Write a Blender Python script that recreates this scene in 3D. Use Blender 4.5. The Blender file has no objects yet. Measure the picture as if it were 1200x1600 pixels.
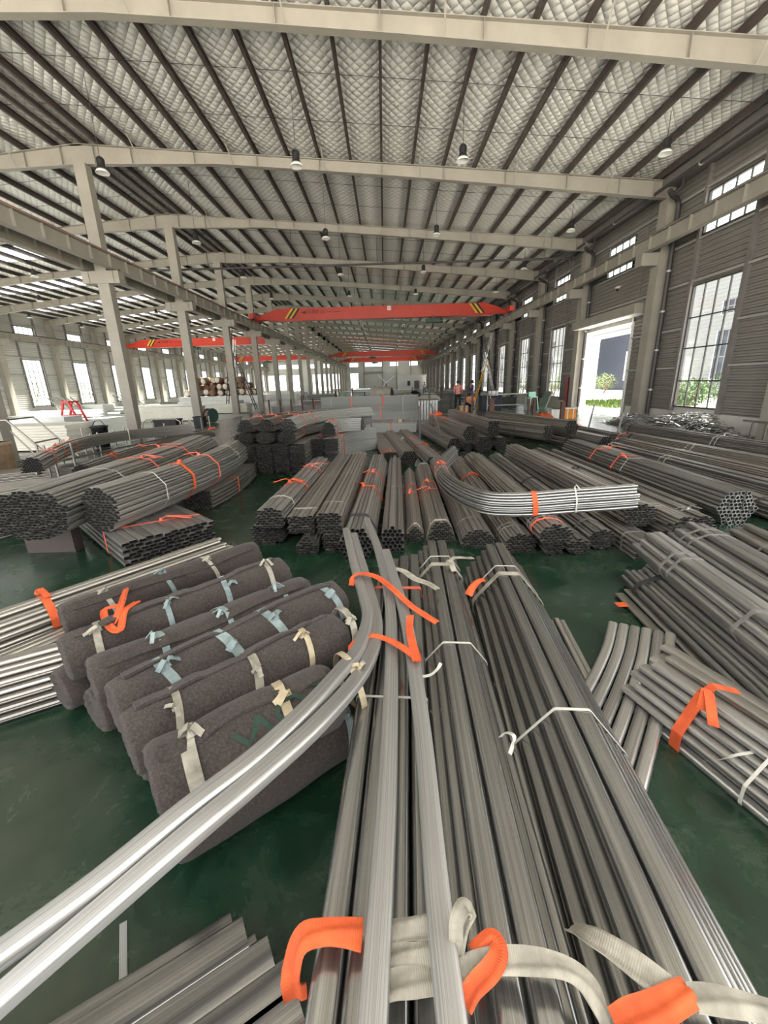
import bpy, math, random
import numpy as np
from mathutils import Vector, Matrix

SC = bpy.context.scene
COL = SC.collection
PI = math.pi
rng = random.Random(7)

# ---------------------------------------------------------------- camera
F_PX, PITCH, ROLL, YAW, CAM_H = 650.7, 0.29967, 0.029165, -0.009448, 1.71
_cp, _sp, _cy, _sy = math.cos(PITCH), math.sin(PITCH), math.cos(YAW), math.sin(YAW)
FWD = Vector((_sy * _cp, _cy * _cp, -_sp))
_rt = Vector((_cy, -_sy, 0))
_dn = FWD.cross(_rt)
RIGHT = math.cos(ROLL) * _rt + math.sin(ROLL) * _dn
DOWN = -math.sin(ROLL) * _rt + math.cos(ROLL) * _dn
cam_data = bpy.data.cameras.new('camera')
cam_data.sensor_fit = 'HORIZONTAL'
cam_data.sensor_width = 36.0
cam_data.lens = F_PX / 1200 * 36.0
cam_data.clip_start = 0.05
cam_data.clip_end = 1000
cam = bpy.data.objects.new('camera', cam_data)
COL.objects.link(cam)
mw = Matrix.Identity(4)
for i in range(3):
    mw[i][0], mw[i][1], mw[i][2] = RIGHT[i], -DOWN[i], -FWD[i]
mw[2][3] = CAM_H
cam.matrix_world = mw
SC.camera = cam

def at(px, py, z):
    """world point at height z seen at a pixel of the 1200x1600 frame (survey helper)"""
    d = RIGHT * ((px - 600) / F_PX) + DOWN * ((py - 800) / F_PX) + FWD
    t = (z - CAM_H) / d.z
    return Vector((t * d.x, t * d.y, z))

# ---------------------------------------------------------------- sky and exposure
SKY_STRENGTH = 3.0
world = bpy.data.worlds.new('overcast_sky')
SC.world = world
world.use_nodes = True
wn = world.node_tree
wn.nodes.clear()
w_out = wn.nodes.new('ShaderNodeOutputWorld')
w_bg = wn.nodes.new('ShaderNodeBackground')
w_bg.inputs['Color'].default_value = (0.985, 0.985, 0.975, 1)
w_bg.inputs['Strength'].default_value = SKY_STRENGTH
wn.links.new(w_bg.outputs[0], w_out.inputs[0])
sun_data = bpy.data.lights.new('sun', 'SUN')
sun_data.energy = 28.0
sun_data.angle = math.radians(4.0)
sun_data.color = (1.0, 0.93, 0.83)
sun = bpy.data.objects.new('sun', sun_data)
COL.objects.link(sun)
sun.rotation_euler = Vector((-0.26, -0.32, -1.0)).to_track_quat('-Z', 'Y').to_euler()
SC.view_settings.view_transform = 'Standard'
SC.view_settings.look = 'None'
SC.view_settings.exposure = 0.48
SC.view_settings.gamma = 1.0
SC.view_settings.use_curve_mapping = False

# ---------------------------------------------------------------- materials
MATS = {}

def new_mat(name):
    m = bpy.data.materials.new(name)
    m.use_nodes = True
    nt = m.node_tree
    b = nt.nodes['Principled BSDF']
    MATS[name] = m
    return m, nt, b

def N(nt, kind, **kw):
    n = nt.nodes.new(kind)
    for k, v in kw.items():
        if k.startswith('_'):
            setattr(n, k[1:], v)
        else:
            n.inputs[k.replace('__', ' ')].default_value = v
    return n

def ramp(nt, fac, stops):
    r = nt.nodes.new('ShaderNodeValToRGB')
    cr = r.color_ramp
    while len(cr.elements) < len(stops):
        cr.elements.new(0.5)
    for e, (p, c) in zip(cr.elements, stops):
        e.position = p
        e.color = (c[0], c[1], c[2], 1)
    nt.links.new(fac, r.inputs[0])
    return r.outputs[0]

def steel(name, dark, light, rough, metallic, stretch=30.0, vary=0.25):
    """drawn tube steel: streaks along the tube (uv.x runs along it), each piece its own shade"""
    m, nt, b = new_mat(name)
    tc = nt.nodes.new('ShaderNodeTexCoord')
    oi = nt.nodes.new('ShaderNodeObjectInfo')
    mp = N(nt, 'ShaderNodeMapping', Scale=(0.16, stretch, 1))
    nt.links.new(tc.outputs['UV'], mp.inputs[0])
    add = N(nt, 'ShaderNodeVectorMath', _operation='ADD')
    nt.links.new(mp.outputs[0], add.inputs[0])
    mul = N(nt, 'ShaderNodeMath', _operation='MULTIPLY')
    mul.inputs[1].default_value = 57.0
    nt.links.new(oi.outputs['Random'], mul.inputs[0])
    nt.links.new(mul.outputs[0], add.inputs[1])
    n1 = N(nt, 'ShaderNodeTexNoise', Scale=2.0, Detail=4.0, Roughness=0.6)
    nt.links.new(add.outputs[0], n1.inputs['Vector'])
    n2 = N(nt, 'ShaderNodeTexNoise', Scale=11.0, Detail=2.0, Roughness=0.6)
    nt.links.new(add.outputs[0], n2.inputs['Vector'])
    line = ramp(nt, n2.outputs[0], [(0.36, (0.62, 0.62, 0.62)), (0.50, (1, 1, 1))])
    base = ramp(nt, n1.outputs[0], [(0.3, dark), (0.72, light)])
    mxl = N(nt, 'ShaderNodeMix', _data_type='RGBA', _blend_type='MULTIPLY')
    mxl.inputs[0].default_value = 0.8
    nt.links.new(base, mxl.inputs[6])
    nt.links.new(line, mxl.inputs[7])
    col = mxl.outputs[2]
    hv = nt.nodes.new('ShaderNodeHueSaturation')
    mr = N(nt, 'ShaderNodeMapRange')
    mr.inputs[3].default_value = 1 - vary
    mr.inputs[4].default_value = 1 + vary
    nt.links.new(oi.outputs['Random'], mr.inputs[0])
    nt.links.new(mr.outputs[0], hv.inputs['Value'])
    nt.links.new(col, hv.inputs['Color'])
    nt.links.new(hv.outputs[0], b.inputs['Base Color'])
    b.inputs['Metallic'].default_value = metallic
    mr2 = N(nt, 'ShaderNodeMapRange')
    mr2.inputs[3].default_value = rough - 0.08
    mr2.inputs[4].default_value = rough + 0.14
    nt.links.new(n1.outputs[0], mr2.inputs[0])
    nt.links.new(mr2.outputs[0], b.inputs['Roughness'])
    return m

def paint(name, col, rough=0.6, var=0.15, scale=3.0, metallic=0.0, bump=0.0, bscale=60.0):
    m, nt, b = new_mat(name)
    tc = nt.nodes.new('ShaderNodeTexCoord')
    n1 = N(nt, 'ShaderNodeTexNoise', Scale=scale, Detail=5.0, Roughness=0.6)
    nt.links.new(tc.outputs['Object'], n1.inputs['Vector'])
    lo = tuple(c * (1 - var) for c in col)
    hi = tuple(min(1, c * (1 + var)) for c in col)
    nt.links.new(ramp(nt, n1.outputs[0], [(0.3, lo), (0.7, hi)]), b.inputs['Base Color'])
    b.inputs['Roughness'].default_value = rough
    b.inputs['Metallic'].default_value = metallic
    if bump:
        n2 = N(nt, 'ShaderNodeTexNoise', Scale=bscale, Detail=3.0)
        nt.links.new(tc.outputs['Object'], n2.inputs['Vector'])
        bp = N(nt, 'ShaderNodeBump', Strength=bump, Distance=0.01)
        nt.links.new(n2.outputs[0], bp.inputs['Height'])
        nt.links.new(bp.outputs[0], b.inputs['Normal'])
    return m

def floor_mat():
    m, nt, b = new_mat('green_floor')
    tc = nt.nodes.new('ShaderNodeTexCoord')
    n1 = N(nt, 'ShaderNodeTexNoise', Scale=0.55, Detail=6.0, Roughness=0.6)
    n2 = N(nt, 'ShaderNodeTexNoise', Scale=3.5, Detail=8.0, Roughness=0.7, Distortion=0.6)
    n3 = N(nt, 'ShaderNodeTexNoise', Scale=16.0, Detail=4.0, Roughness=0.8)
    for n in (n1, n2, n3):
        nt.links.new(tc.outputs['Object'], n.inputs['Vector'])
    base = ramp(nt, n2.outputs[0], [(0.34, (0.004, 0.013, 0.007)), (0.5, (0.008, 0.027, 0.014)), (0.66, (0.021, 0.040, 0.023))])
    dust = ramp(nt, n1.outputs[0], [(0.48, (0, 0, 0)), (0.66, (1, 1, 1))])
    mx = N(nt, 'ShaderNodeMix', _data_type='RGBA')
    nt.links.new(dust, mx.inputs[0])
    nt.links.new(base, mx.inputs[6])
    mx.inputs[7].default_value = (0.040, 0.048, 0.034, 1)
    scuff = ramp(nt, n3.outputs[0], [(0.66, (0, 0, 0)), (0.8, (0.5, 0.5, 0.5))])
    mx2 = N(nt, 'ShaderNodeMix', _data_type='RGBA')
    nt.links.new(scuff, mx2.inputs[0])
    nt.links.new(mx.outputs[2], mx2.inputs[6])
    mx2.inputs[7].default_value = (0.075, 0.085, 0.068, 1)
    nt.links.new(mx2.outputs[2], b.inputs['Base Color'])
    rr = N(nt, 'ShaderNodeMapRange')
    rr.inputs[3].default_value = 0.08
    rr.inputs[4].default_value = 0.42
    nt.links.new(n2.outputs[0], rr.inputs[0])
    nt.links.new(rr.outputs[0], b.inputs['Roughness'])
    bp = N(nt, 'ShaderNodeBump', Strength=0.15, Distance=0.01)
    nt.links.new(n2.outputs[0], bp.inputs['Height'])
    nt.links.new(bp.outputs[0], b.inputs['Normal'])
    return m

def foil_mat():
    """quilted foil insulation under the roof sheets: diamond netting with puffed cells"""
    m, nt, b = new_mat('quilted_foil')
    tc = nt.nodes.new('ShaderNodeTexCoord')
    sx = nt.nodes.new('ShaderNodeSeparateXYZ')
    nt.links.new(tc.outputs['Object'], sx.inputs[0])
    def M2(op, a, bb):
        n = nt.nodes.new('ShaderNodeMath')
        n.operation = op
        for i, v in enumerate((a, bb)):
            if v is None:
                continue
            if isinstance(v, (int, float)):
                n.inputs[i].default_value = v
            else:
                nt.links.new(v, n.inputs[i])
        return n.outputs[0]
    def absin(sign):
        s = M2('ADD', M2('MULTIPLY', sx.outputs[0], 1.0), M2('MULTIPLY', sx.outputs[1], 0.8 * sign))
        return M2('ABSOLUTE', M2('SINE', M2('MULTIPLY', s, PI / 0.26), None), None)
    h = M2('MULTIPLY', M2('POWER', absin(1), 0.6), M2('POWER', absin(-1), 0.6))
    n1 = N(nt, 'ShaderNodeTexNoise', Scale=1.6, Detail=3.0)
    nt.links.new(tc.outputs['Object'], n1.inputs['Vector'])
    h2 = M2('ADD', h, M2('MULTIPLY', n1.outputs[0], 0.6))
    bp = N(nt, 'ShaderNodeBump', Strength=0.75, Distance=0.04)
    nt.links.new(h2, bp.inputs['Height'])
    nt.links.new(bp.outputs[0], b.inputs['Normal'])
    c = ramp(nt, h, [(0.0, (0.42, 0.41, 0.38)), (0.2, (0.82, 0.81, 0.77)), (1.0, (0.92, 0.91, 0.87))])
    nt.links.new(c, b.inputs['Base Color'])
    b.inputs['Metallic'].default_value = 0.15
    b.inputs['Roughness'].default_value = 0.45
    return m

def glass_mat():
    m, nt, b = new_mat('window_glass')
    nt.nodes.remove(b)
    out = nt.nodes['Material Output']
    t = N(nt, 'ShaderNodeBsdfTransparent', Color=(0.90, 0.94, 0.93, 1))
    g = N(nt, 'ShaderNodeBsdfGlossy', Color=(1, 1, 1, 1), Roughness=0.05)
    fr = N(nt, 'ShaderNodeLayerWeight', Blend=0.15)
    mx = nt.nodes.new('ShaderNodeMixShader')
    nt.links.new(fr.outputs[1], mx.inputs[0])
    nt.links.new(t.outputs[0], mx.inputs[1])
    nt.links.new(g.outputs[0], mx.inputs[2])
    nt.links.new(mx.outputs[0], out.inputs[0])
    return m

def felt_mat():
    m, nt, b = new_mat('brown_felt')
    tc = nt.nodes.new('ShaderNodeTexCoord')
    n1 = N(nt, 'ShaderNodeTexNoise', Scale=9.0, Detail=6.0, Roughness=0.7)
    n2 = N(nt, 'ShaderNodeTexNoise', Scale=95.0, Detail=6.0, Roughness=0.85)
    n3 = N(nt, 'ShaderNodeTexVoronoi', Scale=120.0)
    for n in (n1, n2, n3):
        nt.links.new(tc.outputs['Object'], n.inputs['Vector'])
    c1 = ramp(nt, n1.outputs[0], [(0.3, (0.014, 0.0103, 0.0085)), (0.7, (0.029, 0.0212, 0.017))])
    c2 = ramp(nt, n2.outputs[0], [(0.45, (0, 0, 0)), (0.75, (1, 1, 1))])
    mx = N(nt, 'ShaderNodeMix', _data_type='RGBA')
    nt.links.new(c2, mx.inputs[0])
    nt.links.new(c1, mx.inputs[6])
    mx.inputs[7].default_value = (0.088, 0.067, 0.055, 1)
    nt.links.new(mx.outputs[2], b.inputs['Base Color'])
    b.inputs['Roughness'].default_value = 0.95
    b.inputs['Sheen Weight'].default_value = 0.08
    bp = N(nt, 'ShaderNodeBump', Strength=0.6, Distance=0.008)
    nt.links.new(n2.outputs[0], bp.inputs['Height'])
    nt.links.new(bp.outputs[0], b.inputs['Normal'])
    return m

def web_mat(name, c1, c2, rough=0.8):
    """woven strap: fine ribs across"""
    m, nt, b = new_mat(name)
    tc = nt.nodes.new('ShaderNodeTexCoord')
    w = N(nt, 'ShaderNodeTexWave', Scale=60.0, Distortion=1.0)
    nt.links.new(tc.outputs['UV'], w.inputs['Vector'])
    n = N(nt, 'ShaderNodeTexNoise', Scale=14.0, Detail=4.0)
    nt.links.new(tc.outputs['Object'], n.inputs['Vector'])
    nt.links.new(ramp(nt, n.outputs[0], [(0.3, c1), (0.7, c2)]), b.inputs['Base Color'])
    bp = N(nt, 'ShaderNodeBump', Strength=0.3, Distance=0.002)
    nt.links.new(w.outputs[0], bp.inputs['Height'])
    nt.links.new(bp.outputs[0], b.inputs['Normal'])
    b.inputs['Roughness'].default_value = rough
    return m

floor_mat(); foil_mat(); glass_mat(); felt_mat()
steel('galv', (0.36, 0.35, 0.33), (0.62, 0.61, 0.59), 0.30, 0.9)
steel('galv_light', (0.33, 0.327, 0.312), (0.52, 0.515, 0.495), 0.44, 0.85, stretch=14.0, vary=0.05)
steel('galv_bright', (0.28, 0.28, 0.27), (0.54, 0.54, 0.53), 0.30, 0.95)
steel('galv_dull', (0.25, 0.234, 0.208), (0.50, 0.475, 0.435), 0.33, 0.84)
steel('galv_pale', (0.28, 0.285, 0.27), (0.44, 0.45, 0.43), 0.42, 0.5)
steel('galv_big', (0.25, 0.248, 0.24), (0.44, 0.44, 0.427), 0.19, 0.93, stretch=9.0, vary=0.20)
web_mat('orange_web', (0.42, 0.055, 0.012), (0.60, 0.10, 0.022))
web_mat('red_web', (0.60, 0.09, 0.05), (0.75, 0.16, 0.09))
web_mat('white_web', (0.15, 0.137, 0.105), (0.34, 0.315, 0.255))
web_mat('grey_web', (0.11, 0.145, 0.145), (0.23, 0.285, 0.28))
web_mat('tan_web', (0.25, 0.20, 0.12), (0.40, 0.34, 0.23))
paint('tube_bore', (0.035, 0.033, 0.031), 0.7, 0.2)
paint('pp_strap', (0.44, 0.43, 0.38), 0.5)
paint('steel_strap', (0.32, 0.31, 0.29), 0.4, metallic=0.7)
paint('black_wire', (0.02, 0.02, 0.02), 0.6)
paint('frame_paint', (0.285, 0.265, 0.225), 0.55, 0.10, 1.5, bump=0.15, bscale=40)
paint('purlin_paint', (0.060, 0.045, 0.040), 0.6, 0.25, 2.0)
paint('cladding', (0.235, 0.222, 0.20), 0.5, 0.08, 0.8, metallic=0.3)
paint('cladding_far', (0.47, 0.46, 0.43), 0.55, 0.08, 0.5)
paint('girt_paint', (0.42, 0.41, 0.39), 0.5, 0.12, 2.0, metallic=0.4)
paint('dark_steel', (0.045, 0.042, 0.042), 0.5, 0.2, 4.0)
paint('jamb_grey', (0.16, 0.15, 0.14), 0.5, 0.15, 3.0)
paint('plaster', (0.56, 0.54, 0.50), 0.9, 0.12, 1.2, bump=0.3)
paint('crane_red', (0.52, 0.038, 0.017), 0.38, 0.10, 1.5)
paint('rail_red', (0.33, 0.035, 0.035), 0.5, 0.2)
paint('stripe_yellow', (0.75, 0.42, 0.02), 0.5)
paint('black_paint', (0.014, 0.014, 0.014), 0.45)
paint('white_paint', (0.78, 0.78, 0.76), 0.5, 0.06)
paint('lamp_dish', (0.72, 0.72, 0.68), 0.35, 0.05)
paint('hoist_green', (0.03, 0.075, 0.055), 0.5)
paint('red_paint', (0.72, 0.04, 0.05), 0.45)
paint('pipe_red', (0.22, 0.03, 0.04), 0.5)
paint('rust', (0.085, 0.042, 0.03), 0.8, 0.35, 8.0, bump=0.3)
paint('panel_cream', (0.74, 0.72, 0.63), 0.6, 0.06)
paint('plywood', (0.30, 0.21, 0.13), 0.8, 0.3, 5.0)
paint('cardboard', (0.42, 0.26, 0.13), 0.85, 0.2, 4.0)
paint('side_concrete', (0.36, 0.37, 0.34), 0.45, 0.18, 0.5)  # pale tone stands in for window reflections on the glossy green floor
paint('concrete_yard', (0.58, 0.56, 0.52), 0.9, 0.1, 0.4)
paint('blue_cladding', (0.022, 0.030, 0.055), 0.5, 0.1)
paint('white_cladding', (0.20, 0.21, 0.215), 0.5, 0.05)
paint('grass_soil', (0.05, 0.09, 0.02), 1.0, 0.3)
paint('leaf', (0.035, 0.085, 0.018), 0.7, 0.35, 6.0)
paint('leaf_yellow', (0.10, 0.15, 0.03), 0.7, 0.3, 6.0)
paint('skin', (0.48, 0.28, 0.20), 0.6)
paint('hair', (0.012, 0.011, 0.010), 0.6)
paint('cloth_pink', (0.72, 0.20, 0.22), 0.9)
paint('bin_dark', (0.018, 0.026, 0.045), 0.6)
paint('cloth_navy', (0.025, 0.035, 0.13), 0.9)
paint('cloth_black', (0.014, 0.014, 0.017), 0.9)
paint('cloth_orange', (0.75, 0.20, 0.08), 0.9)
paint('mint_plastic', (0.38, 0.66, 0.55), 0.5)
paint('board_green', (0.055, 0.085, 0.065), 0.6)
paint('box_orange', (0.78, 0.30, 0.05), 0.7)
paint('tarp', (0.52, 0.48, 0.41), 0.8, 0.2, 2.0)
paint('bark_brown', (0.21, 0.12, 0.08), 0.85, 0.4, 6.0)
paint('wrap_white', (0.66, 0.60, 0.52), 0.6, 0.25, 5.0)
paint('crown_green', (0.014, 0.035, 0.022), 0.9)
paint('aluminium', (0.55, 0.56, 0.56), 0.35, 0.1, metallic=0.9)
paint('wood_pale', (0.45, 0.36, 0.24), 0.8, 0.2)

# ---------------------------------------------------------------- mesh helpers
class MB:
    """collects quads and polygons, builds ONE mesh object"""
    def __init__(self):
        self.v, self.f, self.uv, self.sm, self.mi = [], [], [], [], []
    def add(self, verts, faces, uv=None, smooth=False, mi=0):
        o = len(self.v)
        self.v.extend([tuple(p) for p in verts])
        self.uv.extend(uv if uv is not None else [(p[1], p[0] + p[2]) for p in verts])
        for f in faces:
            self.f.append(tuple(i + o for i in f))
            self.sm.append(smooth)
            self.mi.append(mi)
        return self
    def box(self, x0, x1, y0, y1, z0, z1):
        return self.add([(x0, y0, z0), (x1, y0, z0), (x1, y1, z0), (x0, y1, z0), (x0, y0, z1), (x1, y0, z1), (x1, y1, z1), (x0, y1, z1)],
                        [(0, 3, 2, 1), (4, 5, 6, 7), (0, 1, 5, 4), (1, 2, 6, 5), (2, 3, 7, 6), (3, 0, 4, 7)])
    def bar(self, a, b, w, h=None, up=(0, 0, 1)):
        """square bar between two points"""
        h = h or w
        a, b = Vector(a), Vector(b)
        t = (b - a).normalized()
        u = Vector(up)
        if abs(t.dot(u)) > 0.95:
            u = Vector((1, 0, 0))
        s = t.cross(u).normalized()
        u = s.cross(t)
        vs = []
        for p in (a, b):
            for i, j in ((-1, -1), (1, -1), (1, 1), (-1, 1)):
                vs.append(p + s * (i * w / 2) + u * (j * h / 2))
        return self.add(vs, [(0, 1, 2, 3), (7, 6, 5, 4), (0, 4, 5, 1), (1, 5, 6, 2), (2, 6, 7, 3), (3, 7, 4, 0)])
    def tube(self, pts, r, n=8, cap=True, radii=None):
        """round solid rod through points"""
        pts = [Vector(p) for p in pts]
        vs, fs, uv = [], [], []
        L = 0
        pu = None
        for k, p in enumerate(pts):
            t = (pts[min(k + 1, len(pts) - 1)] - pts[max(k - 1, 0)]).normalized()
            if pu is None:
                u = Vector((0, 0, 1)) if abs(t.z) < 0.9 else Vector((1, 0, 0))
            else:
                u = pu
            s = t.cross(u).normalized()
            u = s.cross(t).normalized()
            pu = u
            if k:
                L += (p - pts[k - 1]).length
            rr = radii[k] if radii else r
            for i in range(n):
                a = 2 * PI * i / n
                vs.append(p + s * (rr * math.cos(a)) + u * (rr * math.sin(a)))
                uv.append((L, rr * a))
            if k:
                o = (k - 1) * n
                for i in range(n):
                    j = (i + 1) % n
                    fs.append((o + i, o + j, o + n + j, o + n + i))
        self.add(vs, fs, uv, True)
        if cap:
            m = len(self.v)
            self.add(vs[:n] + vs[-n:], [tuple(range(n - 1, -1, -1)), tuple(range(n, 2 * n))])
        return self
    def lathe(self, prof, n=16, center=(0, 0, 0), smooth=True):
        """revolve (r, z) profile about z"""
        c = Vector(center)
        vs, fs = [], []
        for r, z in prof:
            for i in range(n):
                a = 2 * PI * i / n
                vs.append(c + Vector((r * math.cos(a), r * math.sin(a), z)))
        for k in range(len(prof) - 1):
            for i in range(n):
                j = (i + 1) % n
                fs.append((k * n + i, k * n + j, k * n + n + j, k * n + n + i))
        return self.add(vs, fs, None, smooth)
    def prism(self, poly, axis, d0, d1):
        """extrude a polygon along an axis; poly holds the two other coordinates in xyz order"""
        def P(q, d):
            return {'x': (d, q[0], q[1]), 'y': (q[0], d, q[1]), 'z': (q[0], q[1], d)}[axis]
        n = len(poly)
        vs = [P(q, d0) for q in poly] + [P(q, d1) for q in poly]
        fs = [tuple(range(n)), tuple(range(2 * n - 1, n - 1, -1))]
        fs += [(i, n + i, n + (i + 1) % n, (i + 1) % n) for i in range(n)]
        return self.add(vs, fs)
    def mesh(self, name):
        me = bpy.data.meshes.new(name)
        me.from_pydata(self.v, [], self.f)
        uvl = me.uv_layers.new(name='UVMap')
        idx = np.empty(len(me.loops), dtype=np.int32)
        me.loops.foreach_get('vertex_index', idx)
        uvl.data.foreach_set('uv', np.asarray(self.uv, dtype=np.float32)[idx].ravel())
        me.polygons.foreach_set('use_smooth', np.asarray(self.sm, dtype=bool))
        if any(self.mi):
            me.polygons.foreach_set('material_index', np.asarray(self.mi, dtype=np.int32))
        me.update()
        return me
    def build(self, name, mat, parent=None, loc=None):
        o = bpy.data.objects.new(name, self.mesh(name))
        o.data.materials.append(MATS[mat])
        if any(self.mi):
            o.data.materials.append(MATS['tube_bore'])
        COL.objects.link(o)
        if parent is not None:
            o.parent = parent
        if loc is not None:
            o.location = loc
        return o

def inst(name, me, parent=None, loc=(0, 0, 0), rot=None):
    o = bpy.data.objects.new(name, me)
    COL.objects.link(o)
    o.parent = parent
    o.location = loc
    if rot is not None:
        o.rotation_euler = rot
    return o

def tag(o, label, cat=None, group=None, kind=None):
    o['label'] = label
    if cat:
        o['category'] = cat
    if group:
        o['group'] = group
    if kind:
        o['kind'] = kind
    return o

def thing(name, label, cat, loc=(0, 0, 0), rz=0.0, group=None, kind=None):
    o = bpy.data.objects.new(name, None)
    COL.objects.link(o)
    o.location = loc
    o.rotation_euler = (0, 0, rz)
    o.empty_display_size = 0.1
    return tag(o, label, cat, group, kind)

def struct(o, label):
    return tag(o, label, None, None, 'structure')

def copy_tree(o, parent=None):
    c = o.copy()
    COL.objects.link(c)
    c.parent = parent
    for ch in list(o.children):
        copy_tree(ch, c)
    return c

# ================================================================ THE BUILDING
RIDGE_X, RIDGE_Z, SLOPE = -10.1, 9.63, 0.08
XR, XL = 10.3, -30.5                      # inner faces of the side walls
FRAME0, BAY, NF = 16.95, 6.0, 17          # frame k stands at FRAME0 + BAY*k
Y_END = FRAME0 + BAY * 16 + 0.4
ROOF_Y0 = -1.0
def frame_y(k):
    return FRAME0 + BAY * k
def top_z(x):
    return RIDGE_Z - SLOPE * abs(x - RIDGE_X)

# floor
fl = MB().add([(XL, -2, 0), (XR, -2, 0), (XR, Y_END, 0), (XL, Y_END, 0)], [(0, 1, 2, 3)]).build('floor', 'green_floor')
struct(fl, 'dark green painted concrete floor with scuffs and dust')
fs_ = MB().box(XL, -9.0, 12.0, Y_END, -.02, .004).build('floor_side', 'side_concrete')  # side hall glare put into the floor colour as a pale slab
struct(fs_, 'pale worn concrete floor of the side hall')
yard = MB().add([(-300, -300, -0.06), (300, -300, -0.06), (300, 400, -0.06), (-300, 400, -0.06)], [(0, 1, 2, 3)]).build('ground', 'concrete_yard')
struct(yard, 'bright pale concrete yard outside the hall')

# ---- ceiling: puffed foil between purlins, skylight sheets in the side hall
PUR = 1.05
px_main = [1.15 + PUR * k for k in range(-10, 9)]           # -9.35 .. 9.55
px_left = [2 * RIDGE_X - x for x in px_main]
def ceil_band(mb, xs, y0, y1, hole=None):
    xs = sorted(xs)
    prev = None
    for a, b in zip(xs[:-1], xs[1:]):
        n = 4
        for i in range(n):
            xa, xb = a + (b - a) * i / n, a + (b - a) * (i + 1) / n
            if hole and xa >= hole[0] - 0.01 and xb <= hole[1] + 0.01:
                continue
            za = top_z(xa) + 0.215 - 0.035 * math.sin(PI * i / n)
            zb = top_z(xb) + 0.215 - 0.035 * math.sin(PI * (i + 1) / n)
            mb.add([(xa, y0, za), (xb, y0, zb), (xb, y1, zb), (xa, y1, za)], [(0, 3, 2, 1)], None, True)
mb = MB()
y = ROOF_Y0
xs_m = [RIDGE_X] + px_main + [10.6]
SKM_X0, SKM_X1 = px_main[3], px_main[15]
yc = ROOF_Y0
sky_main = []
for k in range(5, 16):                       # the deep half of the main hall has skylight sheets too
    mid = frame_y(k) + 3.0
    ceil_band(mb, xs_m, yc, mid - 0.9)
    ceil_band(mb, xs_m, mid - 0.9, mid + 0.9, (SKM_X0, SKM_X1))
    sky_main.append((mid - 0.9, mid + 0.9))
    yc = mid + 0.9
ceil_band(mb, xs_m, yc, Y_END)
xs_l = [RIDGE_X] + px_left + [-30.8]
SKY_X0, SKY_X1 = px_left[17], px_left[5]
if SKY_X0 > SKY_X1:
    SKY_X0, SKY_X1 = SKY_X1, SKY_X0
yc = ROOF_Y0
sky_spans = []
for k in range(-3, 16):
    mid = frame_y(k) + 3.0
    if mid - 1.2 < ROOF_Y0:
        continue
    ceil_band(mb, xs_l, yc, mid - 1.0)
    ceil_band(mb, xs_l, mid - 1.0, mid + 1.0, (SKY_X0, SKY_X1))
    sky_spans.append((mid - 1.0, mid + 1.0))
    yc = mid + 1.0
ceil_band(mb, xs_l, yc, Y_END)
ceiling = mb.build('ceiling', 'quilted_foil')
struct(ceiling, 'silver quilted foil insulation under the roof, held by dark purlins')
# purlins: C sections running the length of the hall
def purlin_mesh(length):
    m = MB()
    prof = [(-0.035, 0), (0.035, 0), (0.035, 0.035), (0.027, 0.035), (0.027, 0.008), (-0.027, 0.008), (-0.027, 0.192), (0.035, 0.192), (0.035, 0.2), (-0.035, 0.2)]
    n = len(prof)
    vs = [(p[0], 0, p[1]) for p in prof] + [(p[0], length, p[1]) for p in prof]
    m.add(vs, [(i, (i + 1) % n, n + (i + 1) % n, n + i) for i in range(n)])
    me = m.mesh('purlin')
    me.materials.append(MATS['purlin_paint'])
    return me
pm = purlin_mesh(Y_END - ROOF_Y0)
for x in px_main + px_left + [RIDGE_X + 0.25, RIDGE_X - 0.25]:
    inst('purlin', pm, ceiling, (x, ROOF_Y0, top_z(x) - 0.001), (0, 0, 0))
# tie rods across the purlins, two lines in each bay
for k in range(-2, 5):
    for t in (0.34, 0.67):
        yy = frame_y(k) + BAY * t
        if yy < ROOF_Y0 + 1:
            continue
        m = MB().tube([(RIDGE_X + 0.3, yy, top_z(RIDGE_X) + 0.10), (9.6, yy, top_z(9.6) + 0.10)], 0.007, 5)
        m.build('tie_rod', 'dark_steel', ceiling)
        m = MB().tube([(RIDGE_X - 0.3, yy, top_z(RIDGE_X) + 0.10), (-29.6, yy, top_z(-29.6) + 0.10)], 0.007, 5)
        m.build('tie_rod', 'dark_steel', ceiling)
# translucent skylight sheets (glazed openings)
for a, b in sky_main:
    MB().add([(SKM_X0, a, top_z(SKM_X0) + .23), (SKM_X1, a, top_z(SKM_X1) + .23), (SKM_X1, b, top_z(SKM_X1) + .23), (SKM_X0, b, top_z(SKM_X0) + .23)], [(0, 1, 2, 3)]).build('skylight_sheet', 'window_glass', ceiling)
for a, b in sky_spans:
    MB().add([(SKY_X0, a, top_z(SKY_X0) + .23), (SKY_X1, a, top_z(SKY_X1) + .23), (SKY_X1, b, top_z(SKY_X1) + .23), (SKY_X0, b, top_z(SKY_X0) + .23)], [(0, 1, 2, 3)]).build('skylight_sheet', 'window_glass', ceiling)

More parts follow.
